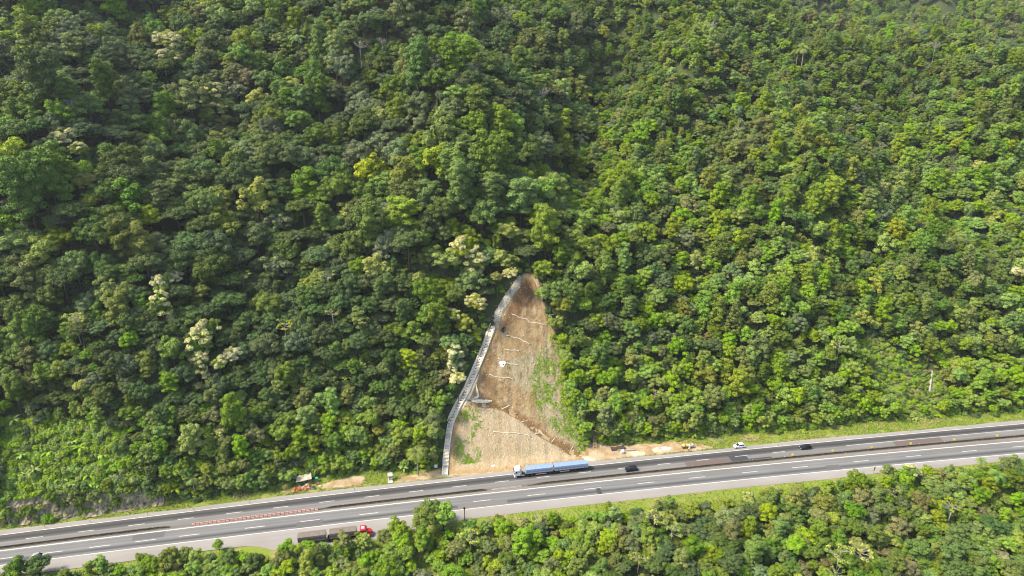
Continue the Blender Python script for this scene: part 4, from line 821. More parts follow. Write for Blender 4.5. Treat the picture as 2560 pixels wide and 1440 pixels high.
def wheel(par, x, y, r=0.5, w=0.28, rim=M_RIM, dual=False):
    """tyre with a dished rim; y is the outer face side"""
    s = 1 if y > 0 else -1; wd = w*(2.05 if dual else 1)
    m = MB(); n = 20; prof = [(r*.62, 0.0), (r*.93, 0.0), (r, wd*.12), (r, wd*.88), (r*.93, wd), (r*.62, wd)]
    m.loft([[(x+q*math.cos(2*math.pi*k/n), y-s*b, r+q*math.sin(2*math.pi*k/n)) for k in range(n)] for q, b in prof])
    ty = m.build('wheel', M_TYRE, par, smooth=False)
    m = MB(); prof = [(r*.63, 0.01), (r*.52, 0.03), (r*.34, 0.10), (r*.16, 0.06), (r*.12, -0.02)]
    m.loft([[(x+q*math.cos(2*math.pi*k/n), y-s*b, r+q*math.sin(2*math.pi*k/n)) for k in range(n)] for q, b in prof]); m.build('rim', rim, ty)
    return ty
def heading(x): c, s = road_dir(x); return math.atan2(float(s), float(c))
def trailer(root, x0, x1, hw, zf, zb, zt, m_board, m_tarp, ridge=0.22):
    """flat bed with side boards and a tarpaulin over the load; x1 is its front"""
    m = MB(); m.box(x0+.05, x1-.05, -.48, -.36, zf-.34, zf-.05).box(x0+.05, x1-.05, .36, .48, zf-.34, zf-.05).box(x0, x1, -hw+.06, hw-.06, zf-.08, zf)
    m.box(x0, x0+.12, -hw+.1, hw-.1, .55, .68); m.build('chassis', M_CHAS, root)
    bd = MB().box(x0, x1, -hw, hw, zf+.003, zb); b_ = bd.build('side_boards', m_board, root)
    n = max(4, int((x1-x0)/1.2))
    for k in range(n+1):
        x = x0+.06+(x1-x0-.12)*k/n
        for s in (-1, 1): MB().box(x-.04, x+.04, s*hw-.025, s*hw+.025, zf-.05, zb+.02).build('stake', M_CHAS, b_)
    k = max(8, int((x1-x0)/.45)); rings = []
    for i in range(k+1):
        x = x0+(x1-x0)*i/k; sg_ = .035*math.sin(i*2.1)+.02*math.sin(i*5.3); e = .0 if 0 < i < k else .05
        rings.append([(x, -hw-.02, zb-.12), (x, -hw-.015+.02*math.sin(i*1.7), (zb+zt)/2), (x, -hw+.06+e, zt-e), (x, -hw*.5, zt+ridge*.5+sg_), (x, 0, zt+ridge+sg_*.6), (x, hw*.5, zt+ridge*.5-sg_), (x, hw-.06-e, zt-e), (x, hw+.015-.02*math.sin(i*1.9), (zb+zt)/2), (x, hw+.02, zb-.12)])
    tp = MB().loft(rings).build('tarpaulin', m_tarp, root)
    for i in range(2, k, 3):
        x = x0+(x1-x0)*i/k
        for s in (-1, 1): MB().box(x-.02, x+.02, s*(hw+.03)-.012, s*(hw+.03)+.012, zf+.1, zb+.35).build('strap', M_CHAS, tp)
    return tp
def cab_over(root, xf, hw, paint):
    xb = xf-2.15
    prof = [(xb, 1.0), (xf-.05, 1.0), (xf, 1.25), (xf-.02, 1.95), (xf-.22, 3.05), (xf-.45, 3.2), (xb+.1, 3.25), (xb, 3.1)]
    cb = MB().prism_y(prof, -hw, hw, inset=.03).build('cab', paint, root)
    MB().loft([[(xb+.05, -hw+.12, 3.2), (xf-.75, -hw+.2, 3.2), (xf-.75, hw-.2, 3.2), (xb+.05, hw-.12, 3.2)], [(xb+.05, -hw+.2, 3.78), (xf-1.35, -hw+.3, 3.82), (xf-1.35, hw-.3, 3.82), (xb+.05, hw-.2, 3.78)]]).build('roof_deflector', paint, root)
    MB().hexa([(xf-.005, -hw+.14, 2.02), (xf-.005, hw-.14, 2.02), (xf+.02, hw-.14, 2.02), (xf+.02, -hw+.14, 2.02), (xf-.205, -hw+.2, 2.98), (xf-.205, hw-.2, 2.98), (xf-.17, hw-.2, 2.98), (xf-.17, -hw+.2, 2.98)]).build('windscreen', M_GLASS, cb)
    for s in (-1, 1):
        y = s*(hw-.02); d = MB().prism_y([(xf-1.15, 1.15), (xf-.22, 1.15), (xf-.18, 1.9), (xf-.38, 2.9), (xf-1.15, 2.95)], min(y, y+s*.03), max(y, y+s*.03)).build('door', paint, cb)
        MB().prism_y([(xf-1.05, 2.05), (xf-.32, 2.05), (xf-.45, 2.8), (xf-1.05, 2.82)], min(y+s*.02, y+s*.05), max(y+s*.02, y+s*.05)).build('window', M_GLASS, d)
        MB().box(xf-1.9, xf-1.35, min(y, y+s*.02), max(y, y+s*.02), 2.35, 2.75).build('sleeper_window', M_GLASS, cb)
        MB().bbox(xf-.05, xf+.08, min(s*(hw+.05), s*(hw+.28)), max(s*(hw+.05), s*(hw+.28)), 2.0, 2.75).build('mirror', M_BLACKP, cb)
        MB().box(xf-.0, xf+.06, min(s*(hw-.55), s*(hw-.1)), max(s*(hw-.55), s*(hw-.1)), .75, .98).build('headlight', M_LAMP, root)
    MB().bbox(xf-.75, xf+.03, -hw, hw, .38, 1.0, .06).build('bumper', paint, root); MB().box(xf+.005, xf+.035, -hw+.35, hw-.35, 1.15, 1.7).build('grille', M_CHAS, cb)
# white and blue road train heading left
cxm = 0.5*(BLUE[0][0]+BLUE[1][0]); dB = -1.30; X_ = 14.0
bx, by = at_road(13.2, dB); L = 26.0
tr_ = empty('road_train', (float(bx), float(by), 0.004), heading(13.2)+math.pi); tag(tr_, 'white lorry pulling two trailers under blue tarpaulins, driving past the cut', 'lorry')
hw = 1.27; xf = L/2
cab_over(tr_, xf, hw, M_WHITE)
m = MB().box(xf-7.2, xf-1.0, -.5, -.36, .72, .98).box(xf-7.2, xf-1.0, .36, .5, .72, .98).box(xf-7.2, xf-6.9, -.5, .5, .72, .98).box(xf-3.2, xf-2.4, -.9, .9, .9, 1.1); m.build('chassis_rails', M_CHAS, tr_)
for s in (-1, 1): MB().cyl((xf-3.5, s*.92, .78), (xf-2.3, s*.92, .78), .3, 12).build('fuel_tank', M_METAL, tr_)
MB().box(xf-2.6, xf-2.3, -1.1, 1.1, 1.2, 2.9).build('rear_guard', plain('cream_guard', (.5,.42,.3)), tr_)
trailer(tr_, xf-13.5, xf-4.0, hw, 1.42, 1.98, 3.0, M_BOARD, M_TARPB); trailer(tr_, -xf, xf-14.1, hw, 1.42, 1.98, 3.0, M_BOARD, M_TARPB)
for s in (-1, 1):
    wheel(tr_, xf-1.35, s*1.25, .52, .3)
    for q in (xf-4.9, xf-6.2, xf-12.4, xf-13.65, xf-14.9, xf-20.4, xf-21.65, xf-22.9): wheel(tr_, q, s*1.25, .51, .27, dual=True)
    MB().box(xf-11.3, xf-7.4, min(s*1.1, s*1.16), max(s*1.1, s*1.16), .62, .9).build('side_rail', M_BOARD, tr_); MB().box(xf-19.4, xf-16.0, min(s*1.1, s*1.16), max(s*1.1, s*1.16), .62, .9).build('side_rail', M_BOARD, tr_)
    MB().box(-xf-.04, -xf+.02, min(s*.7, s*1.1), max(s*.7, s*1.1), .72, .9).build('tail_light', M_TAIL, tr_)
# red lorry parked in the lay-by, heading right
rx = -57.4; bx, by = at_road(rx, -21.55); rt = empty('parked_lorry', (float(bx), float(by), 0.004), heading(rx)); tag(rt, 'red bonneted lorry with two brown tarpaulined trailers parked on near shoulder', 'lorry')
xf = 10.6; hw = 1.25
cb = MB().prism_y([(xf-3.6, 1.05), (xf-1.5, 1.05), (xf-1.5, 2.0), (xf-1.75, 2.85), (xf-2.0, 3.0), (xf-3.55, 3.05)], -1.18, 1.18, inset=.04).build('cab', M_REDP, rt)
MB().loft([[(xf-1.52, -.85, .95), (xf-1.52, .85, .95), (xf-1.52, .85, 1.95), (xf-1.52, -.85, 1.95)], [(xf-.5, -.75, .95), (xf-.5, .75, .95), (xf-.5, .75, 1.85), (xf-.5, -.75, 1.85)], [(xf-.1, -.6, .95), (xf-.1, .6, .95), (xf-.1, .6, 1.6), (xf-.1, -.6, 1.6)]]).build('bonnet', M_REDP, rt)
for s in (-1, 1):
    MB().loft([[(xf-1.5, s*.85, 1.15), (xf-1.5, s*1.22, 1.1), (xf-1.5, s*1.22, .7)], [(xf-.9, s*.85, 1.35), (xf-.9, s*1.22, 1.3), (xf-.9, s*1.22, 1.05)], [(xf-.25, s*.6, 1.2), (xf-.3, s*1.2, 1.1), (xf-.2, s*1.2, .6)]]).build('mudguard', M_REDP, rt)
    d = MB().box(xf-2.75, xf-1.7, min(s*1.17, s*1.2), max(s*1.17, s*1.2), 1.15, 2.8).build('door', M_REDP, cb); MB().box(xf-2.65, xf-1.85, min(s*1.19, s*1.22), max(s*1.19, s*1.22), 2.0, 2.65).build('window', M_GLASS, d)
    MB().bbox(xf-1.6, xf-1.45, min(s*1.3, s*1.5), max(s*1.3, s*1.5), 1.9, 2.5).build('mirror', M_BLACKP, cb); MB().box(xf-.1, xf-.05, min(s*.7, s*1.0), max(s*.7, s*1.0), .8, 1.0).build('headlight', M_LAMP, rt); MB().cyl((xf-4.7, s*.9, .75), (xf-3.8, s*.9, .75), .3, 12).build('fuel_tank', M_METAL, rt)
MB().hexa([(xf-1.51, -1.0, 2.05), (xf-1.51, 1.0, 2.05), (xf-1.47, 1.0, 2.05), (xf-1.47, -1.0, 2.05), (xf-1.74, -1.0, 2.78), (xf-1.74, 1.0, 2.78), (xf-1.70, 1.0, 2.78), (xf-1.70, -1.0, 2.78)]).build('windscreen', M_GLASS, cb)
MB().bbox(xf-3.2, xf-2.2, -.55, .55, 3.02, 3.16, .04).build('roof_hatch', plain('pale_hatch', (.62,.5,.5), .4), cb); MB().bbox(xf-.25, xf+.05, -1.2, 1.2, .45, .85, .04).build('bumper', M_REDP, rt)
MB().box(xf-8.0, xf-3.3, -.5, -.36, .72, .98).box(xf-8.0, xf-3.3, .36, .5, .72, .98).build('chassis_rails', M_CHAS, rt)
trailer(rt, xf-12.7, xf-4.6, hw, 1.4, 1.95, 3.15, M_BOARDY, M_TARPG, .3); trailer(rt, xf-22.0, xf-13.7, hw, 1.4, 1.95, 3.15, M_BOARDY, M_TARPG, .3)
for s in (-1, 1):
    wheel(rt, xf-.95, s*1.2, .52, .3)
    for q in (xf-5.6, xf-6.9, xf-11.7, xf-13.0, xf-19.3, xf-20.6): wheel(rt, q, s*1.22, .51, .27, M_METAL, True)
def car(name, x0, d, flip, paint, label, cat, Lc_=4.3, Wc=1.74, Hc=1.5, suv=False):
    bx, by = at_road(x0, d); c = empty(name, (float(bx), float(by), 0.004), heading(x0)+(math.pi if flip else 0)); tag(c, label, cat); h = Lc_/2; w = Wc/2; bz = .78 if not suv else .9; rf = Hc
    def sec(x, zt, ww, zb=.24): return [(x, -ww*.92, zb), (x, -ww, zb+.18), (x, -ww, zt*.72), (x, -ww*.93, zt), (x, ww*.93, zt), (x, ww, zt*.72), (x, ww, zb+.18), (x, ww*.92, zb)]
    MB().loft([sec(-h, bz*.88, w*.86, .4), sec(-h+.12, bz*.98, w*.95), sec(-h+.6, bz*1.03, w), sec(0, bz*1.02, w), sec(h-1.25, bz, w), sec(h-.45, bz*.9, w*.96), sec(h-.1, bz*.76, w*.86), sec(h, bz*.6, w*.78, .36)]).build('body', paint, c)
    b = bz*1.0; gx = [(-h+.08 if suv else -h+.25), (-h+.42 if suv else -h+.75), h-1.95, h-1.15]
    gh = MB().loft([[(gx[0], -w*.86, b), (gx[3], -w*.88, b), (gx[3], w*.88, b), (gx[0], w*.86, b)], [(gx[1], -w*.70, rf-.05), (gx[2]+.05, -w*.72, rf-.05), (gx[2]+.05, w*.72, rf-.05), (gx[1], w*.70, rf-.05)], [(gx[1]+.12, -w*.6, rf), (gx[2]-.1, -w*.62, rf), (gx[2]-.1, w*.62, rf), (gx[1]+.12, w*.6, rf)]]).build('roof', paint, c)
    def lerp(a, q, t_): return a+(q-a)*t_
    for s in (-1, 1):
        y0, y1 = s*(w*.875+.01), s*(w*.735+.015); z0, z1 = lerp(b, rf-.05, .12), lerp(b, rf-.05, .86)
        for (xa, xb_) in ((.06, .33), (.36, .66), (.69, .95)):
            bot = [lerp(gx[0], gx[3], xa), lerp(gx[0], gx[3], xb_)]; top = [lerp(gx[1], gx[2], xa*.96+.02), lerp(gx[1], gx[2], xb_*.96+.02)]
            MB().hexa([(bot[0], y0, z0), (bot[1], y0, z0), (bot[1], y0+s*.012, z0), (bot[0], y0+s*.012, z0), (top[0], y1, z1), (top[1], y1, z1), (top[1], y1+s*.012, z1), (top[0], y1+s*.012, z1)]).build('side_window', M_GLASS, gh)
        MB().bbox(h-1.5, h-1.3, min(s*w, s*(w+.18)), max(s*w, s*(w+.18)), b+.02, b+.2, .03).build('mirror', paint, c); MB().box(h-.2, h-.04, min(s*w*.45, s*w*.78), max(s*w*.45, s*w*.78), bz*.64, bz*.8).build('headlight', M_LAMP, c); MB().box(-h-.01, -h+.1, min(s*w*.6, s*w*.86), max(s*w*.6, s*w*.86), bz*.7, bz*.95).build('tail_light', M_TAIL, c)
        for q in (h-.82, -h+.8): wheel(c, q, s*(w-.01), .33, .22, M_SRIM)
    for (xa, xb_, e) in ((gx[3], gx[2]+.05, .02), (gx[0], gx[1], -.02)):
        MB().hexa([(xa+e*.3, -w*.78, b+.05), (xa+e*.3, w*.78, b+.05), (xa+e, w*.78, b+.05), (xa+e, -w*.78, b+.05), (lerp(xa, xb_, .92)+e*.3, -w*.64, rf-.1), (lerp(xa, xb_, .92)+e*.3, w*.64, rf-.1), (lerp(xa, xb_, .92)+e*1.4, w*.64, rf-.1), (lerp(xa, xb_, .92)+e*1.4, -w*.64, rf-.1)]).build('windscreen' if e > 0 else 'rear_window', M_GLASS, gh)
    return c
def xd(p): return p[0], float(road_d(p[0], p[1]))
car('black_car', CARS[0][0]+.8, xd(CARS[0])[1]+.85, True, M_BLACKP, 'black estate car in the inner lane behind the blue lorry', 'car', 4.4, 1.8, 1.6, True)
car('black_car', CARS[1][0]+.8, xd(CARS[1])[1]+.85, True, M_BLACKP, 'black car on the lane line by the yellow marker boards', 'car', 4.3, 1.76, 1.56, True)
car('white_car', CARS[2][0]+.8, xd(CARS[2])[1]+.85, True, M_WHITE, 'white hatchback parked on the far shoulder', 'car', 4.3, 1.76, 1.52)
car('silver_car', CARS[3][0]+.8, xd(CARS[3])[1]+.6, False, plain('silver_paint', (.42,.46,.5), .25, .5, .3), 'silver car half hidden behind a tree at the left edge', 'car', 4.3, 1.76, 1.48)
# ---------------------------------------------------------------- roadside furniture
M_ORANGE = plain('orange_plastic', (0.62, 0.17, 0.085), 0.5, 0.4, var=.2); M_ORANGED = plain('faded_plastic', (0.58, 0.24, 0.15), 0.6, 0.3, var=.2)
def ordinal(n): return ['first','second','third','fourth','fifth','sixth','seventh','eighth','ninth','tenth','eleventh','twelfth','thirteenth','fourteenth','fifteenth','sixteenth','seventeenth','eighteenth','nineteenth','twentieth','twenty-first','twenty-second','twenty-third','twenty-fourth','twenty-fifth','twenty-sixth','twenty-seventh','twenty-eighth','twenty-ninth','thirtieth'][n] if n < 30 else '%dth' % (n+1)
m = MB(); hl = .50; m.loft([[(x, s*a, z) for s, a, z in ((-1, .3, 0), (-1, .27, .22), (-1, .12, .35), (-1, .1, .66), (1, .1, .66), (1, .12, .35), (1, .27, .22), (1, .3, 0))] for x in (-hl, hl)]); m.box(hl, hl+.12, -.06, .06, .1, .6); m.box(-hl-.02, -hl, -.05, .05, .1, .6)
BAR0 = None
for i, (x, y) in enumerate(BARRIERS):
    d_ = float(road_d(x, y)); r = heading(x)+random.uniform(-.05, .05)
    if BAR0 is None:
        BAR0 = m.build('barrier_block', plain('sunbleached_plastic', (0.58, 0.30, 0.235), .6, .3, var=.25, scale=.7)); o = BAR0
        for e in (-.3, .3): MB().cyl((e, 0, .66), (e, 0, .70), .07, 8).build('filler_cap', M_WHITE, o)
    else: o = copy_tree(BAR0)
    o.location = (x, y, 0.0); o.rotation_euler = (0, 0, r)
    tag(o, 'orange water-filled barrier, %s from the left in the median gap' % ordinal(i), 'barrier', 'orange barriers closing the median gap')
M_POST = plain('post_white', (0.66, 0.64, 0.58), .6)
DLB = ['leftmost white marker post on the far shoulder', 'second white marker post from the left edge', 'white marker post above the left end of the orange barriers', 'white marker post left of the red equipment heap', 'white marker post just left of the red equipment heap', 'white marker post right of the orange bare earth patch', 'white marker post beside the standing worker', 'white marker post just left of the parked white car', 'first white marker post right of the parked white car', 'second white marker post right of the parked white car', 'third white marker post right of the parked white car', 'fourth white marker post right of the parked white car', 'last but one white marker post towards the right edge', 'rightmost white marker post on the far shoulder']
for (x, y), lb in zip(DELIN, DLB):
    o = empty('marker_post', (x, y, 0), heading(x)); tag(o, lb, 'marker post', 'white marker posts on the far shoulder')
    MB().box(-.10, .10, -.05, .05, -.1, 1.15, tx=.02).build('post', M_POST, o); MB().box(-.09, .09, -.07, -.052, .85, 1.0).build('reflector', M_TAIL, o); MB().box(-.22, .22, -.16, .16, -.1, .05).build('base', M_CONCD, o)
M_YEL = plain('sign_yellow', (0.70, 0.52, 0.02), .5, .4, var=.08); M_BLK = plain('sign_black', (.02, .02, .02), .5)
YL = ['leftmost yellow marker board on the median wall', 'second yellow marker board on the median wall', 'third yellow marker board on the median wall', 'fourth yellow marker board on the median wall', 'fifth yellow marker board on the median wall', 'rightmost yellow marker board on the median wall']
M_YELP = plain('sign_pale_yellow', (0.80, 0.72, 0.30), .5, .4, var=.05)
for (x, y), lb in zip(MARKERS, YL):
    d_ = dm(x); bx, by = at_road(x, d_); o = empty('marker_board', (float(bx), float(by), .6), heading(x)-.35); tag(o, lb, 'marker board', 'yellow marker boards on the median wall')
    MB().box(-.04, .04, .0, .06, 0, .55).build('post', M_METAL, o); b_ = MB().box(-.40, .40, -.045, -.005, .42, 1.3).build('board', M_YEL, o); MB().box(-.2, .2, -.052, -.047, .66, 1.06).build('symbol', M_YELP, b_)
for i, x in enumerate([-128,-113,-84+20,-56,-48,-40,-24,-16,14,26,38,50,62,84,96,118,128,148,158]):
    bx, by = at_road(x, dm(x)); o = empty('wall_reflector', (float(bx), float(by), .68), heading(x)); MB().box(-.05, .05, -.04, .04, 0, .26).build('stem', M_POST, o); MB().box(-.10, .10, -.06, -.042, .12, .30).build('lens', M_WHITE, o); tag(o, 'small white reflector, %s from the left along the median walls' % ordinal(i), 'reflector', 'reflectors on the median walls')
# black camera pole and yellow sign on the near verge
x, y = CAMPOLE; o = empty('camera_pole', (x, y, gz(x, y))); tag(o, 'slim black pole with a box on top on the near verge', 'pole')
MB().tube([(0, 0, -.3), (0, 0, 5.0)], [.13, .11], 10).build('pole', M_BLK, o); MB().bbox(-.28, .28, -.22, .22, 4.6, 5.3, .05).build('box_head', M_BLK, o); MB().box(-.25, .25, -.25, .25, -.3, .08).build('base', M_CONCD, o)
x, y = YSIGN; o = empty('road_sign', (x, y, gz(x, y)), .5); tag(o, 'yellow-faced sign standing among the trees below the road', 'sign'); MB().cyl((0, 0, -.3), (0, 0, 2.6), .05, 8).build('post', M_METAL, o); MB().box(-.42, .42, -.08, -.05, 1.3, 2.9).build('board', M_YEL, o)
# emergency call booth
x, y = BOOTH; o = empty('call_booth', (x, y, gz(x, y)), heading(x)); tag(o, 'small white call booth with a grey pitched roof beside the shoulder', 'booth')
MB().box(-.75, .75, -1.7, .7, -.2, .12).build('plinth', M_CONC, o); bw = MB().bbox(-.6, .6, -.45, .6, .12, 1.95, .03).build('wall', M_WHITE, o); MB().box(.05, .42, -.475, -.452, 1.05, 1.6).build('window', M_GLASS, bw); MB().box(-.45, -.05, -.475, -.452, .2, 1.7).build('door', M_METAL, bw)
MB().hexa([(-.85, -.75, 1.95), (.85, -.75, 1.95), (.85, .85, 2.3), (-.85, .85, 2.3), (-.85, -.75, 2.07), (.85, -.75, 2.07), (.85, .85, 2.42), (-.85, .85, 2.42)]).build('roof', plain('grey_roof', (.36,.35,.31)), o); MB().box(-.3, .35, -.5, -.47, .25, .5).build('red_panel', M_REDP, bw)
for i, ((x, y), lb) in enumerate(zip(WPOST[:1], ['white notched post right of the call booth'])): 
    o = MB().loft([[(-.16,-.12,-.2),(.16,-.12,-.2),(.16,.12,-.2),(-.16,.12,-.2)],[(-.16,-.12,1.0),(.16,-.12,1.0),(.16,.12,1.0),(-.16,.12,1.0)],[(-.08,-.08,1.1),(.12,-.08,1.1),(.12,.08,1.1),(-.08,.08,1.1)],[(.02,-.05,1.9),(.1,-.05,1.9),(.1,.05,1.9),(.02,.05,1.9)]]).build('stone_post', M_CONC, None, (x, y, gz(x, y))); tag(o, lb, 'post')
x, y = PANEL; o = empty('notice_panel', (x, y, gz(x, y)), heading(x)); tag(o, 'blank white panel at the forest edge left of the steps', 'panel'); MB().box(-.55, .55, -.03, .0, .6, 1.9).build('board', M_WHITE, o)
for s in (-.45, .45): MB().box(s-.04, s+.04, .003, .07, -.3, 1.9).build('leg', M_METAL, o)
# shelter and heaped barriers
M_SHEET = plain('weathered_sheet', (0.42, 0.38, 0.30), .9, .2, var=.35, scale=1.2); M_WOOD = plain('raw_wood', (0.40, 0.29, 0.17), .9, .1, var=.35); x, y = SHELTER; zz = gz(x, y); o = empty('work_shelter', (x, y, zz), heading(x)+.12); tag(o, 'makeshift open shelter with a grey sheet roof above the red heap', 'shelter')
for a, b, h in ((-2.2, -1.2, 1.6), (2.2, -1.2, 1.9), (-2.0, 1.0, 2.0), (2.1, 1.0, 2.4), (0, -1.2, 1.75)): MB().box(a-.06, a+.06, b-.06, b+.06, -.6, h).build('post', M_WOOD, o)
for k in range(4):
    a0 = -2.6+1.32*k; s0 = .0 if k else .55; MB().hexa([(a0, -1.5+s0*.2, 1.58+.08*k), (a0+1.29, -1.5, 1.66+.08*k), (a0+1.29, 1.3, 2.2+.08*k), (a0+s0, 1.3-s0, 2.1+.08*k)]+[(a0, -1.5+s0*.2, 1.62+.08*k), (a0+1.29, -1.5, 1.70+.08*k), (a0+1.29, 1.3, 2.24+.08*k), (a0+s0, 1.3-s0, 2.14+.08*k)]).build('roof_sheet', M_SHEET, o)
x, y = MAST; o = empty('mast', (x, y, gz(x, y)), .2); tag(o, 'thin leaning grey mast in front of the shelter', 'mast'); MB().tube([(0, 0, -.2), (-.25, .1, 2.3), (-.5, .3, 4.4)], [.09, .08, .07], 7).build('pole', M_METAL, o); MB().bbox(-.65, -.4, .2, .45, 4.3, 5.0, .04).build('lamp_head', M_WHITE, o)
CONE = MB().box(-.24, .24, -.24, .24, 0, .05).tube([(0, 0, .05), (0, 0, .75)], [.18, .04], 10)
DRUM = MB().tube([(0, 0, 0), (0, 0, .3), (0, 0, .33), (0, 0, .62), (0, 0, .65), (0, 0, .95)], [.31, .31, .29, .29, .27, .27], 12)
BLK = MB().loft([[(xx, s*a, z) for s, a, z in ((-1, .28, 0), (-1, .25, .2), (-1, .1, .4), (-1, .1, .75), (1, .1, .75), (1, .1, .4), (1, .25, .2), (1, .28, 0))] for xx in (-.55, .55)])
PL = [('traffic_drum', DRUM, M_ORANGE, 'orange traffic drum at the left end of the heap'), ('traffic_cone', CONE, M_ORANGE, 'orange cone near the left end of the heap'), ('barrier_block', BLK, M_REDP, 'red barrier block tipped over in the middle of the heap'), ('barrier_block', BLK, M_WHITE, 'white barrier block among the red ones in the heap'), ('traffic_drum', DRUM, M_ORANGED, 'faded orange drum in the front of the heap'), ('barrier_block', BLK, M_ORANGED, 'faded pink barrier block in the front of the heap'), ('barrier_block', BLK, M_REDP, 'red barrier block leaning at the right of the heap'), ('traffic_cone', CONE, M_WHITE, 'white cone standing at the back of the heap'), ('striped_board', MB().box(-.28, .28, -.04, .04, 0, 1.25), M_REDP, 'red striped board standing at the right of the heap'), ('striped_board', MB().box(-.28, .28, -.04, .04, 0, 1.25), M_REDP, 'second red striped board right of the first'), ('sack', MB().bbox(-.5, .5, -.35, .35, 0, .5, .14), plain('navy_sack', (.03,.04,.08), .7), 'dark blue sack in front of the striped boards'), ('sack', MB().bbox(-.5, .5, -.35, .35, 0, .45, .14), plain('slate_sack', (.05,.07,.12), .7), 'slate blue sack nearest the shoulder'), ('sack', MB().bbox(-.6, .6, -.4, .4, 0, .4, .14), plain('straw_sack', (.5,.42,.2), .9), 'yellow straw-coloured sack right of the blue sacks'), ('sack', MB().bbox(-.6, .6, -.45, .45, 0, .5, .16), plain('cream_sack', (.6,.55,.4), .9), 'cream sack under the shelter edge')]
for (x, y), (nm, mb, mt, lb) in zip(PILE, PL):
    q = MB(); q.v, q.f, q.m = list(mb.v), list(mb.f), list(mb.m); o = q.build(nm, mt, None, (x, y, gz(x, y)-.02), random.uniform(-1.2, 1.2) if nm != 'striped_board' else heading(x)); tag(o, lb, nm.replace('_', ' '), 'heaped road equipment by the shelter')
    if nm == 'barrier_block': o.rotation_euler[0] = random.uniform(-.3, .3); MB().cyl((-.3, 0, .75), (-.3, 0, .8), .06, 8).build('filler_cap', M_WHITE, o)
    if nm in ('traffic_drum', 'traffic_cone'): z_, r_ = (.5, .30) if nm == 'traffic_drum' else (.4, .115); MB().tube([(0, 0, z_), (0, 0, z_+.12)], [r_+.004, r_-.016 if nm == 'traffic_cone' else r_], 12).build('reflective_band', M_WHITE, o)
    if nm == 'striped_board':
        for k in range(2): MB().box(-.285, .285, -.045, -.041, .35+.45*k, .58+.45*k).build('white_stripe', M_WHITE, o)
for i in range(9):                                   # more drums and cones thrown together
    x = PILE[0][0]+(PILE[6][0]-PILE[0][0])*i/8+random.uniform(-.4, .4); y = float(road_y(x))+4.6+random.uniform(-.6, 1.6); mb, nm, mt = ((DRUM, 'traffic_drum', M_ORANGE), (CONE, 'traffic_cone', M_ORANGE), (BLK, 'barrier_block', M_ORANGED))[i % 3]
    q = MB(); q.v, q.f, q.m = list(mb.v), list(mb.f), list(mb.m); o = q.build(nm, mt, None, (x, y, gz(x, y)), random.uniform(0, 3)); o.rotation_euler[1] = random.uniform(-.25, .25); tag(o, '%s thrown into the red heap below the shelter, %s from its left' % (nm.replace('_', ' ').replace('traffic', 'orange traffic') if 'traffic' in nm else 'pinkish barrier block', ordinal(i)), nm.replace('_', ' '), 'heaped road equipment by the shelter')
x, y = TOILET; o = empty('green_bin', (x, y, gz(x, y)), heading(x)); tag(o, 'tall green bin to the right of the shelter', 'bin'); MB().bbox(-.4, .4, -.4, .4, 0, 1.5, .08).build('body', plain('green_plastic', (.03,.33,.13), .5), o); MB().bbox(-.44, .44, -.44, .44, 1.502, 1.62, .05).build('lid', plain('green_lid', (.05,.42,.2), .5), o)
for i, (x, y) in enumerate(PLANKS): tag(MB().box(-1.4, 1.4, -.09, .09, 0, .07).build('plank', M_WOOD, None, (x, y, gz(x, y)+.05+.08*i), (.7, -.5, .1, .25)[i]), ['plank slanting upward at the far left of the heap', 'plank slanting downward left of the heap', 'plank lying level left of the heap', 'plank lying topmost left of the orange drums'][i], 'plank', 'loose planks by the heap')
# worker on the far shoulder
x, y = WORKER; w_ = empty('person', (x, y, .004), 2.2); tag(w_, 'person in white top, white helmet and dark trousers standing on the far shoulder', 'person')
def skin_body(name, verts, edges, radii, mat, parent):
    me = bpy.data.meshes.new(name); me.from_pydata(verts, edges, []); o = link(name, me, parent); md = o.modifiers.new('skin', 'SKIN'); sv = me.skin_vertices[0].data
    for q, r in zip(sv, radii): q.radius = (r, r)
    sv[0].use_root = True; ss_ = o.modifiers.new('sub', 'SUBSURF'); ss_.levels = 1; ss_.render_levels = 1; me.materials.append(mat); return o
bv = [(0,0,.95),(0,0,1.15),(0,.0,1.38),(0,0,1.5),(0,.02,1.62),(.1,0,.9),(.12,.02,.5),(.12,0,.08),(.12,.12,.04),(-.1,0,.9),(-.12,-.02,.5),(-.12,-.02,.08),(-.12,.1,.04),(.2,0,1.4),(.26,.02,1.15),(.24,.16,.95),(-.2,0,1.4),(-.26,.0,1.15),(-.25,.08,.92)]
be = [(0,1),(1,2),(2,3),(3,4),(0,5),(5,6),(6,7),(7,8),(0,9),(9,10),(10,11),(11,12),(2,13),(13,14),(14,15),(2,16),(16,17),(17,18)]
skin_body('body', bv, be, [.15,.15,.16,.06,.10,.10,.075,.05,.045,.10,.075,.05,.045,.06,.05,.04,.06,.05,.04], plain('skin_tone', (.32,.19,.13), .6), w_)
skin_body('shirt', [(0,0,.98),(0,0,1.15),(0,0,1.38),(.2,0,1.4),(.255,.015,1.2),(-.2,0,1.4),(-.255,0,1.2)], [(0,1),(1,2),(2,3),(3,4),(2,5),(5,6)], [.18,.18,.185,.085,.075,.085,.075], plain('shirt_white', (.68,.68,.66), .8), w_)
skin_body('trousers', [(0,0,.95),(.1,0,.86),(.12,.02,.5),(.12,0,.12),(-.1,0,.86),(-.12,-.02,.5),(-.12,-.02,.12)], [(0,1),(1,2),(2,3),(0,4),(4,5),(5,6)], [.17,.12,.095,.08,.12,.095,.08], plain('trousers_dark', (.04,.06,.06), .9), w_)
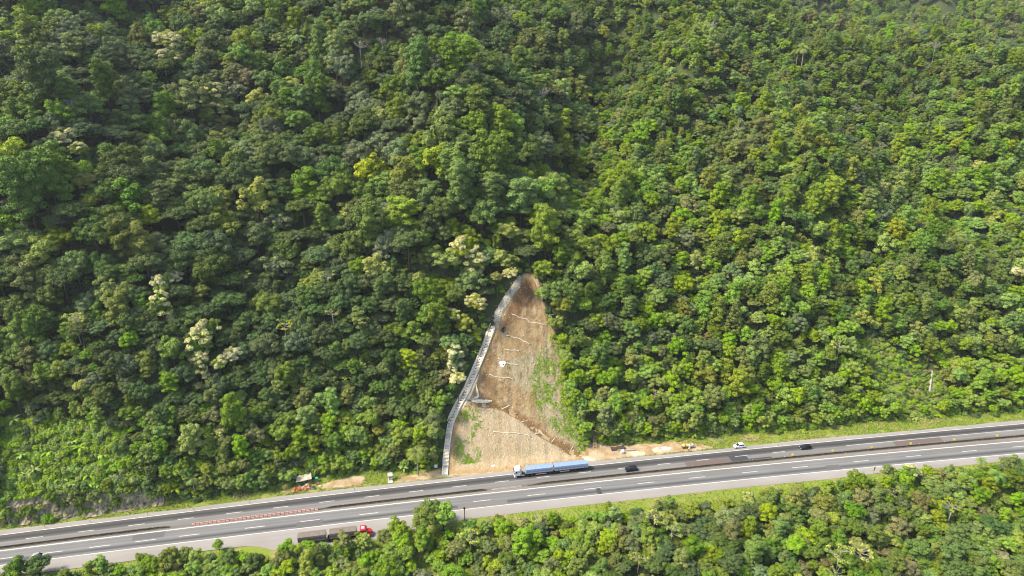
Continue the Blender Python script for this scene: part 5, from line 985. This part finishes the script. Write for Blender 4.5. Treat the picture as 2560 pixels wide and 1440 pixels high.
MB().loft([[(r*math.cos(2*math.pi*k/12), .03+r*math.sin(2*math.pi*k/12), z) for k in range(12)] for r, z in ((.17, 1.68), (.14, 1.70), (.13, 1.76), (.08, 1.83), (.01, 1.85))]).build('helmet', M_WHITE, w_)
# gear along the sandy apron
a, b = LADDER; za, zb = gz(*a), gz(*b); o = empty('timber_ladder', (a[0], a[1], za)); tag(o, 'wooden ladder stair climbing into the green right of the cut', 'ladder'); dx, dy, dz = b[0]-a[0], b[1]-a[1], zb-za
for s in (-.5, .5): MB().tube([(s, -.3, .25), (s+dx, dy, dz+.45)], .075, 5).build('rail', M_WOOD, o)
for k in range(12): f = (k+.5)/12; MB().box(-.5+dx*f, .5+dx*f, dy*f-.13, dy*f+.13, dz*f+.22, dz*f+.30).build('tread', M_WOOD, o)
x, y = TARPHUT; o = empty('tarp_heap', (x, y, gz(x, y)), heading(x)); tag(o, 'low heap under orange and black sheeting at the foot of the trees', 'sheeted heap')
def arch(x0, x1, w, h, y0=0.0, n=7): return [[(xx, y0+w*math.cos(math.pi*k/n), h*(1+.08*math.sin(xx*2.7+k))*math.sin(math.pi*k/n)-.05) for k in range(n+1)] for xx in np.linspace(x0, x1, 7)]
MB().loft(arch(-2.6, 2.4, 1.0, .9)).build('black_sheet', plain('black_sheeting', (.05,.04,.04), .6), o); MB().loft(arch(-2.2, -.2, 1.12, .75, .45)).build('orange_sheet', plain('orange_sheeting', (.5,.2,.06), .8), o)
for k in range(3): MB().box(-.6+k*.9, .1+k*.9, -1.5, -1.0, 0, .35).build('crate', (M_WOOD, plain('pink_crate', (.5,.3,.22)), M_SHEET)[k], o)
x, y = PIPES; o = empty('pipe_stack', (x, y, gz(x, y)), heading(x)-.05); tag(o, 'stack of long grey pipes beside the sheeted heap', 'pipes')
for k in range(6): MB().cyl((-2.2, -.3+.2*(k % 3), .1+.17*(k//3)), (2.2+.15*k, -.3+.2*(k % 3), .1+.17*(k//3)), .085, 8).build('pipe', M_METAL if k % 2 else M_BOARD, o)
x, y = BOX; o = empty('water_tank', (x, y, gz(x, y)), heading(x)); tag(o, 'white cube water tank on the sandy apron', 'tank'); MB().bbox(-.55, .55, -.5, .5, .16, 1.1, .06).build('tank', M_WHITE, o); MB().box(-.6, .6, -.55, .55, 0, .155).build('pallet', M_WOOD, o); MB().cyl((0, 0, 1.1), (0, 0, 1.18), .15, 10).build('cap', M_METAL, o)
M_MIX = plain('machine_yellow', (.62, .43, .12), .6, .4, var=.2); x, y = MIXER; o = empty('concrete_mixer', (x, y, gz(x, y)), heading(x)); tag(o, 'yellow concrete mixer with a dark drum mouth behind the worker', 'mixer')
MB().tube([(-1.2, -.1, .95), (-.9, 0, 1.0), (-.2, .1, 1.05), (.35, .15, 1.0)], [.38, .62, .72, .35], 14).build('drum', M_MIX, o, smooth=True); MB().cyl((-1.23, -.11, .95), (-1.15, -.09, .955), .32, 14).build('mouth', M_BLK, o); MB().box(.3, 1.2, -.35, .6, .3, 1.1).build('engine_box', M_MIX, o); MB().box(-1.0, 1.2, -.3, .45, .2, .32).build('frame', M_CHAS, o)
for q in (-.7, .9):
    for s in (-.42, .55): MB().cyl((q, s, .25), (q, s+.1, .25), .25, 12).build('wheel', M_TYRE, o)
x, y = TANK; o = empty('compressor', (x, y, gz(x, y)), heading(x)+.1); tag(o, 'cream trailer compressor right of the concrete mixer', 'compressor'); MB().bbox(-.95, .95, -.5, .5, .35, 1.45, .18).build('housing', plain('cream_housing', (.62,.55,.4), .5), o); MB().box(-.5, .1, -.2, .2, 1.46, 1.5).build('vent', M_BLK, o); MB().tube([(-.95, 0, .35), (-1.9, 0, .3)], .05, 6).build('drawbar', M_CHAS, o)
for s in (-.52, .42): MB().cyl((0, s, .28), (0, s+.12, .28), .28, 12).build('wheel', M_TYRE, o)
x, y = GRID; o = empty('mesh_stack', (x, y, gz(x, y)), heading(x)); tag(o, 'flat grey stack of wire mesh sheets on the grass', 'mesh sheets')
for k in range(5): MB().box(-1.1, 1.1, -1.0+.5*k-.03, -1.0+.5*k+.03, .05, .12).build('bar', M_METAL, o); MB().box(-1.0+.5*k-.03, -1.0+.5*k+.03, -1.1, 1.1, .13, .2).build('bar', M_METAL, o)
x, y = CLOTH; o = MB().box(-.14, .14, -.1, .1, -.3, 2.1, tx=.02).build('board_post', M_CONC, None, (x, y, gz(x, y)), .2); tag(o, 'pale upright board right of the wooden ladder', 'board'); o.rotation_euler[1] = -.12
for i, (p, q) in enumerate([(KERBDEBRIS[0], KERBDEBRIS[1])]): tag(MB().box(-2.6, 2.6, -.35, .35, 0, .35).build('concrete_beam', M_SHOT, None, ((p[0]+q[0])/2-1.5, (p[1]+q[1])/2, .0), heading(p[0])+.25), 'pale concrete beam lying at the foot of the cut', 'concrete beam')
a, b = TIMBER; mx, my = (a[0]+b[0])/2, (a[1]+b[1])/2; o = empty('work_platform', (mx, my, cz(mx, my)+.2), math.atan2(b[1]-a[1], b[0]-a[0])); tag(o, 'narrow plank platform beside the middle of the steps', 'platform')
for k in range(3): MB().box(-2.6, 2.6, -.5+.35*k, -.18+.35*k, .1, .17).build('plank', (M_SHEET, M_WOOD, M_SHEET)[k], o)
for q in (-2.2, 0, 2.2): MB().box(q-.06, q+.06, -.5, .5, -1.6, .095).build('prop', M_WOOD, o)
# heaps of sand and dead fronds
def heap(name, x, y, r, h, mat, label, cat, seed, sy=.7):
    V = []; n = 18; R_ = 8
    for j in range(R_+1):
        for k in range(n):
            a_ = 2*math.pi*k/n; q = j/R_; rr_ = r*q*(1+.15*math.sin(2*a_+seed)+.1*math.sin(5*a_)); xx, yy = rr_*math.cos(a_), rr_*sy*math.sin(a_); V.append((xx, yy, gz(x+xx, y+yy)-gz(x, y)+h*(1-q)**1.1*(1+.2*math.sin(xx*3+seed)*math.sin(yy*4))-.08*q))
    m = MB(); m.add(V, [(j*n+k, j*n+(k+1) % n, (j+1)*n+(k+1) % n, (j+1)*n+k) for j in range(R_) for k in range(n)]); return tag(m.build(name, mat, None, (x, y, gz(x, y)), smooth=True), label, cat)
M_SAND = plain('pale_sand', (.52,.44,.31), .95, .1, var=.25); M_OCHRE = plain('ochre_soil', (.43,.26,.09), .95, .1, var=.3)
def rel_(px_x, d_): q = at_road(px_x, d_); return float(q[0]), float(q[1])
for i, (xx, d_, r, h, mt, lb) in enumerate([(54, 5.2, 2.2, .8, M_SAND, 'pale sand heap on the apron left of the mixer'), (57, 5.4, 1.8, .7, M_CONC, 'light grey gravel heap left of the mixer'), (46, 4.2, 2.6, .4, M_SAND, 'low spread of sand right of the pipes'), (28, 4.4, 2.4, .5, M_SAND, 'sand heap at the lower right corner of the cut'), (2.5, 3.7, 2.0, .6, M_OCHRE, 'ochre soil heap behind the white cab'), (-1.5, 3.5, 1.2, .4, M_OCHRE, 'small ochre soil heap left of the white cab')]): heap('sand_heap', *rel_(xx, d_), r, h, mt, lb, 'heap', i)
rg = np.random.default_rng(5)
def frond_pile(x, y, n, R_, label, name='dead_fronds'):
    a_ = rg.uniform(0, 6.28, n); r = R_*np.sqrt(rg.uniform(size=n)); P = np.stack([x+r*np.cos(a_)*1.4, y+r*np.sin(a_)*.7, np.zeros(n)], -1); P[:, 2] = ground(P[:, 0], P[:, 1])+.1+.6*(1-r/R_)*rg.uniform(size=n); N_q = unit(rg.normal(size=(n, 3))*[.6, .6, .3]+[0, 0, .8]); V, F_ = leaf_quads(P, N_q, 1.3, .22, rg)
    tag(link(name, fast_mesh(name, V, F_, LM['straw'], attrs={'tint': ('FACE', 'FLOAT', rg.uniform(size=n))})), label, 'dead fronds')
frond_pile(DRYPALM[0], DRYPALM[1], 150, 2.6, 'yellow dried palm fronds dumped behind the white car'); q = rel_(163, 8.0); frond_pile(q[0], q[1], 160, 4.5, 'long strip of cut dry grass on the right verge', 'cut_grass'); q = rel_(66, 6.5); frond_pile(q[0], q[1], 120, 3.0, 'brown brushwood heap between the compressor and the white car', 'brushwood'); q = rel_(-89, 5.0); frond_pile(q[0], q[1], 90, 2.0, 'dry straw heap at the foot of the left slope', 'straw_heap')
# rocks at the left foot and ledges at the right
M_ROCK = NT('rock_face'); _n = M_ROCK.noise(.9, 6, .65); M_ROCK = M_ROCK.surf(M_ROCK.ramp(_n, [(.3, (.05,.04,.028)), (.5, (.17,.145,.09)), (.68, (.30,.265,.175))]), .95, .1, bump=_n, bstr=1.0, bdist=.4)
def rock(x, y, r, seed, label, flat=.8, grp=None):
    bm = bmesh.new(); bmesh.ops.create_icosphere(bm, subdivisions=3, radius=1.0); rr_ = random.Random(seed); ph = [rr_.uniform(0, 6) for _ in range(6)]; pl = [(Vector((rr_.gauss(0,1), rr_.gauss(0,1), rr_.gauss(0,1))).normalized(), rr_.uniform(.6, .9)) for _ in range(9)]
    for v in bm.verts:
        p = v.co.copy()
        for n_, d_ in pl:
            k = p.dot(n_)-d_
            if k > 0: p -= n_*k*.9
        p *= 1+.10*math.sin(p.x*5+ph[0])*math.sin(p.y*6+ph[1])+.06*math.sin(p.z*11+ph[2]); v.co = Vector((p.x*r*1.2, p.y*r*.8, p.z*r*flat))
    me = bpy.data.meshes.new('rock'); bm.to_mesh(me); bm.free(); me.materials.append(M_ROCK); o = link('rock', me, None, (x, y, gz(x, y)+r*.15), rr_.uniform(0, 3)); tag(o, label, 'rock', grp); return o
def outcrop(x0, x1, e1, label, seed, amp=1.0):
    us = np.arange(x0, x1, .35); vs = np.arange(-.6, e1, .3); U_, W_ = np.meshgrid(us, vs, indexing='ij'); px, py = at_road(U_, foot(U_)+W_); bz = ground(px, py)
    cell_ = noise2(np.round(U_/1.3+.6*noise2(U_, W_, 1.5, seed)), np.round(bz/1.1+.8*noise2(U_, W_, 2.0, seed+3)), 1.0, seed+5); blk = fbm(U_, bz, 2.4, seed); edge = np.minimum(np.minimum((U_-x0)/1.5, (x1-U_)/1.5), np.minimum((W_+.6)/.5, (e1-W_)/1.2)); k_ = np.clip(edge, -.2, 1)
    out_ = (1.5*(blk-.35)+.9*(cell_-.5))*amp*k_+.1-.5*(k_ < .15)
    c_, s_ = road_dir(U_); px = px+s_*out_; py = py-c_*out_; bz = bz+.35*out_
    o = link('rock_outcrop', fast_mesh('rock_outcrop', np.stack([px, py, bz], -1).reshape(-1, 3), grid_faces(len(us), len(vs)), M_ROCK)); tag(o, label, 'rock outcrop')
outcrop(-158, -137, 6.0, 'pale fractured rock face at the lower left roadside', 3, 1.3); outcrop(-135.5, -112, 3.2, 'low dark rock overhang right of the pale rock face', 9, 1.0)
for i, (x, y) in enumerate(ROCKS): rock(x, y, (1.2,1.0,1.3,.9,1.1,.9,.9,.8,.8,.9,.8,.9,.8,.8,.8,.6,.7)[i], 40+i, 'weathered rock at the left roadside outcrop, %s along it from the left edge' % ordinal(sorted(range(len(ROCKS)), key=lambda k: ROCKS[k][0]).index(i)), .95, 'rocks at the left foot of the slope')
for i, (x, y) in enumerate(RLEDGE[3:]): rock(x, y, 1.3, 80+i, ['brown rock ledge highest on the right scrub slope', 'brown rock ledge right of the concrete chute on the scrub slope', 'brown rock ledge left of the concrete chute on the scrub slope'][i], .6, 'ledges on the scrub slope')
a, b = RLEDGE[1], RLEDGE[0]; P_ = polyline([a, b], 1.0); tag(MB().tube([(x, y, gz(x, y)+.35) for x, y in P_], .45, 6).build('concrete_chute', M_CONCD), 'weathered concrete chute down the scrubby slope at right', 'chute')
# wire fence over the vines at left
FP = polyline(FENCE, 2.6); o = empty('wire_fence', (FP[0][0], FP[0][1], gz(*FP[0]))); o0 = Vector(o.location); tag(o, 'sagging wire fence crossing the vine-covered bank at left', 'fence')
tops = []
for k, (x, y) in enumerate(FP):
    z_ = gz(x, y); ln_ = .15*math.sin(k*2.1); tops.append(Vector((x, y+ln_, z_+1.75-.15*(k % 2)))); MB().tube([tuple(Vector((x, y, z_-.3))-o0), tuple(tops[-1]-o0)], .07, 5).build('post', M_METAL, o)
m = MB()
for k in range(len(FP)-1):
    p0, p1 = tops[k], tops[k+1]; b0, b1 = Vector((*FP[k], gz(*FP[k])+.1)), Vector((*FP[k+1], gz(*FP[k+1])+.1))
    for j in range(7): f = j/6; m.tube([tuple(b0.lerp(p0, f)-o0), tuple(b1.lerp(p1, f)-o0)], .018, 3)
    for j in range(9): f = j/9; m.tube([tuple(b0.lerp(b1, f)-o0), tuple(p0.lerp(p1, f)-o0)], .014, 3)
m.build('wire_mesh', M_METAL, o)
# ---------------------------------------------------------------- trees one can tell apart
def plant(kind, name, x, y, s, sz, rz, label, cat, group, dz=0.0):
    o = empty(name, (x, y, gz(x, y)-.3+dz), rz); o.scale = (s, s, sz); tag(o, label, cat, group)
    if kind.trunk: link('trunk', kind.trunk, o)
    if kind.crown: link('crown', kind.crown, o)
    return o
def where(x, y, extra=''):
    d = float(road_d(x, y))
    if d < 0:
        if x < -78: return 'below the road, left of the red lorry'
        if x < -30: return 'below the road, beside the red lorry'
        if x < 25: return 'below the road, near the black pole'
        if x < 90: return 'below the road, right of the middle'
        return 'below the road, towards the lower right corner'
    e = d-float(foot(x)); hi = 'high' if e > 60 else ('midway' if e > 25 else 'low')
    if x < -100: return hi+' on the far left slope'
    if x < -50: return hi+' on the slope above the shelter'
    if x < 8: return hi+' on the slope left of the steps'
    if x < 75: return hi+' on the slope right of the cut'
    return hi+' on the far right slope'
CN = dict(dark='dark green', mid='mid green', light='light green', yellow='yellow-green', grey='grey-green', olive='olive', brown='brownish', vine='lime green'); SN = dict(dome='dome-crowned', big='large broad', umbrella='flat-topped', tall='tall narrow', loose='open-crowned', round='small rounded')
REC = []
SPK = {'CREAM': [Kind(make_tree('dome', 'yellow', 401, mix2=('cream', .8))), Kind(make_tree('loose', 'light', 402, mix2=('cream', .75))), Kind(make_tree('tall', 'mid', 403, mix2=('cream', .7)))],
 'YELLOW': [Kind(make_tree('dome', 'yellow', 411)), Kind(make_tree('loose', 'yellow', 412))], 'CECROPIA': [Kind(make_candelabra(421)), Kind(make_candelabra(422)), Kind(make_candelabra(423, nb=7))],
 'BARE': [Kind(make_candelabra(431, False, 14)), Kind(make_candelabra(432, False, 12))], 'PALM': [Kind(make_palm(441)), Kind(make_palm(442))], 'CONIFER': [Kind(make_conifer(451))],
 'EDGE': [KINDS[i] for i in IDX['light'][:2]+IDX['mid'][:2]+IDX['dark'][:1]+IDX['olive'][1:2]+IDX['light'][2:3]]}
for l_ in list(SPK.values())[:-1]:
    for k_ in l_:                                   # long boles, so that the crown can stand clear of its neighbours
        m_ = MB(); m_.tube([(0, 0, -9.5), (0, 0, .5)], [.26, .2], 7); b_ = len(k_.trunk.vertices); V_ = [tuple(v.co) for v in k_.trunk.vertices]+m_.v; F_ = [tuple(p.vertices) for p in k_.trunk.polygons]+[tuple(b_+i for i in f) for f in m_.f]
        tm = bpy.data.meshes.new('trunk'); tm.from_pydata(V_, [], F_); tm.materials.append(k_.trunk.materials[0]); tm.polygons.foreach_set('use_smooth', [True]*len(F_)); tm.update(); k_.trunk = tm
INFO = {'CREAM': ('flowering_tree', 'cream-blossomed tree', 'flowering tree', 'cream-blossomed trees'), 'YELLOW': ('yellow_tree', 'bright yellow-green leafed tree', 'tree', 'bright yellow-green trees'), 'CECROPIA': ('candelabra_tree', 'pale-limbed candelabra tree with leaf tufts', 'tree', 'pale-limbed candelabra trees'), 'BARE': ('bare_tree', 'leafless grey tree', 'bare tree', 'leafless trees in the canopy'), 'PALM': ('palm_tree', 'feathery palm', 'palm', 'palms'), 'CONIFER': ('conifer_tree', 'dark pointed conifer', 'conifer', 'pointed conifers'), 'EDGE': ('roadside_tree', None, 'tree', 'trees along the near shoulder')}
for nm, l in PLACED.items():
    for i, (x, y, r) in enumerate(l):
        k = SPK[nm][i % len(SPK[nm])]; s = r/(k.R*(1.0 if nm in ('PALM', 'BARE', 'CECROPIA') else 1.22)); ob, ph, cat, grp = INFO[nm]
        if nm == 'EDGE': ph = CN[k.col[0]]+' '+SN[k.col[1]]+' tree by the shoulder'
        cen = {'CREAM': .66, 'YELLOW': .66, 'CECROPIA': .9, 'BARE': .9, 'PALM': 1.0, 'CONIFER': .5, 'EDGE': .66}[nm]*k.H*s
        hm = {'CREAM': 8.5, 'YELLOW': 8.0, 'BARE': 10.0, 'CONIFER': 8.0, 'CECROPIA': 9.5, 'PALM': 9.5}.get(nm, 0.0)
        want = max({'CREAM': 1.75, 'YELLOW': 1.75, 'CECROPIA': 2.4, 'BARE': 2.4, 'PALM': 2.6, 'CONIFER': 2.2, 'EDGE': 1.4}[nm]*r, hm+.4*r if hm and float(road_d(x, y)) > 20 else 0)
        sz = s; lift_ = min(max(want-cen, -1.2), 8.5*s)
        o = plant(k, ob, x, y, s, sz, random.uniform(0, 6.28), '', cat, grp, lift_); REC.append((o, ph, where(x, y), x))
for i in IND:
    x, y, r, ki = TA[i]; k = KINDS[int(ki)]; ph = CN[k.col[0]]+' '+SN[k.col[1]]+' tree'; wh = where(x, y)
    o = plant(k, 'forest_tree', x, y, TS[i], TZS[i], TR[i], '', 'tree', ph+'s '+wh); REC.append((o, ph, wh, x))
by_ = {}
for rec in REC: by_.setdefault((rec[1], rec[2]), []).append(rec)
for (ph, wh), l in by_.items():
    l.sort(key=lambda q: q[3])
    for n_, q in enumerate(l): q[0]['label'] = (ph+' '+wh) if len(l) == 1 else ('%s %s from left, %s' % (ordinal(n_), ph.replace(' with leaf tufts', '').replace(' by the shoulder', ''), wh))
# banana-like plants on the banks
BK = [Kind(make_banana('vine', 461, 9, 2.4, .62, 1.1)), Kind(make_banana('light', 462, 11, 2.8, .6, 1.6))]
for i, (x, y) in enumerate(BANANA):
    o = empty('banana_plant', (x, y, gz(x, y)+.5), random.uniform(0, 6)); o.scale = (1.1,)*3; link('leaves', BK[i % 2].crown, o); m_ = MB().tube([(0, 0, -1.2), (0, 0, 1.2)], [.14, .09], 6).build('stem', M_BARK, o)
    tag(o, 'broad-leaved banana plant, %s of its kind from the left edge' % ordinal(sorted(range(len(BANANA)), key=lambda k: BANANA[k][0]).index(i)), 'banana plant', 'banana plants on the bank')
# ---------------------------------------------------------------- the humid air over the valley
hz = MB().box(-1600, 2000, -60, 3200, -130, 240).build('haze', [])
t = NT('haze_air'); t.mat.node_tree.nodes.remove(t.out); t.out = t.n('ShaderNodeOutputMaterial'); pv = t.n('ShaderNodeVolumePrincipled')
pv.inputs['Color'].default_value = (0.86, 0.93, 1.0, 1); pv.inputs['Density'].default_value = 0.00005; pv.inputs['Anisotropy'].default_value = 0.2
t.l(pv.outputs[0], t.out.inputs['Volume']); hz.data.materials.append(t.mat)
tag(hz, 'thin humid haze paling the upper slopes', 'haze', kind='stuff')
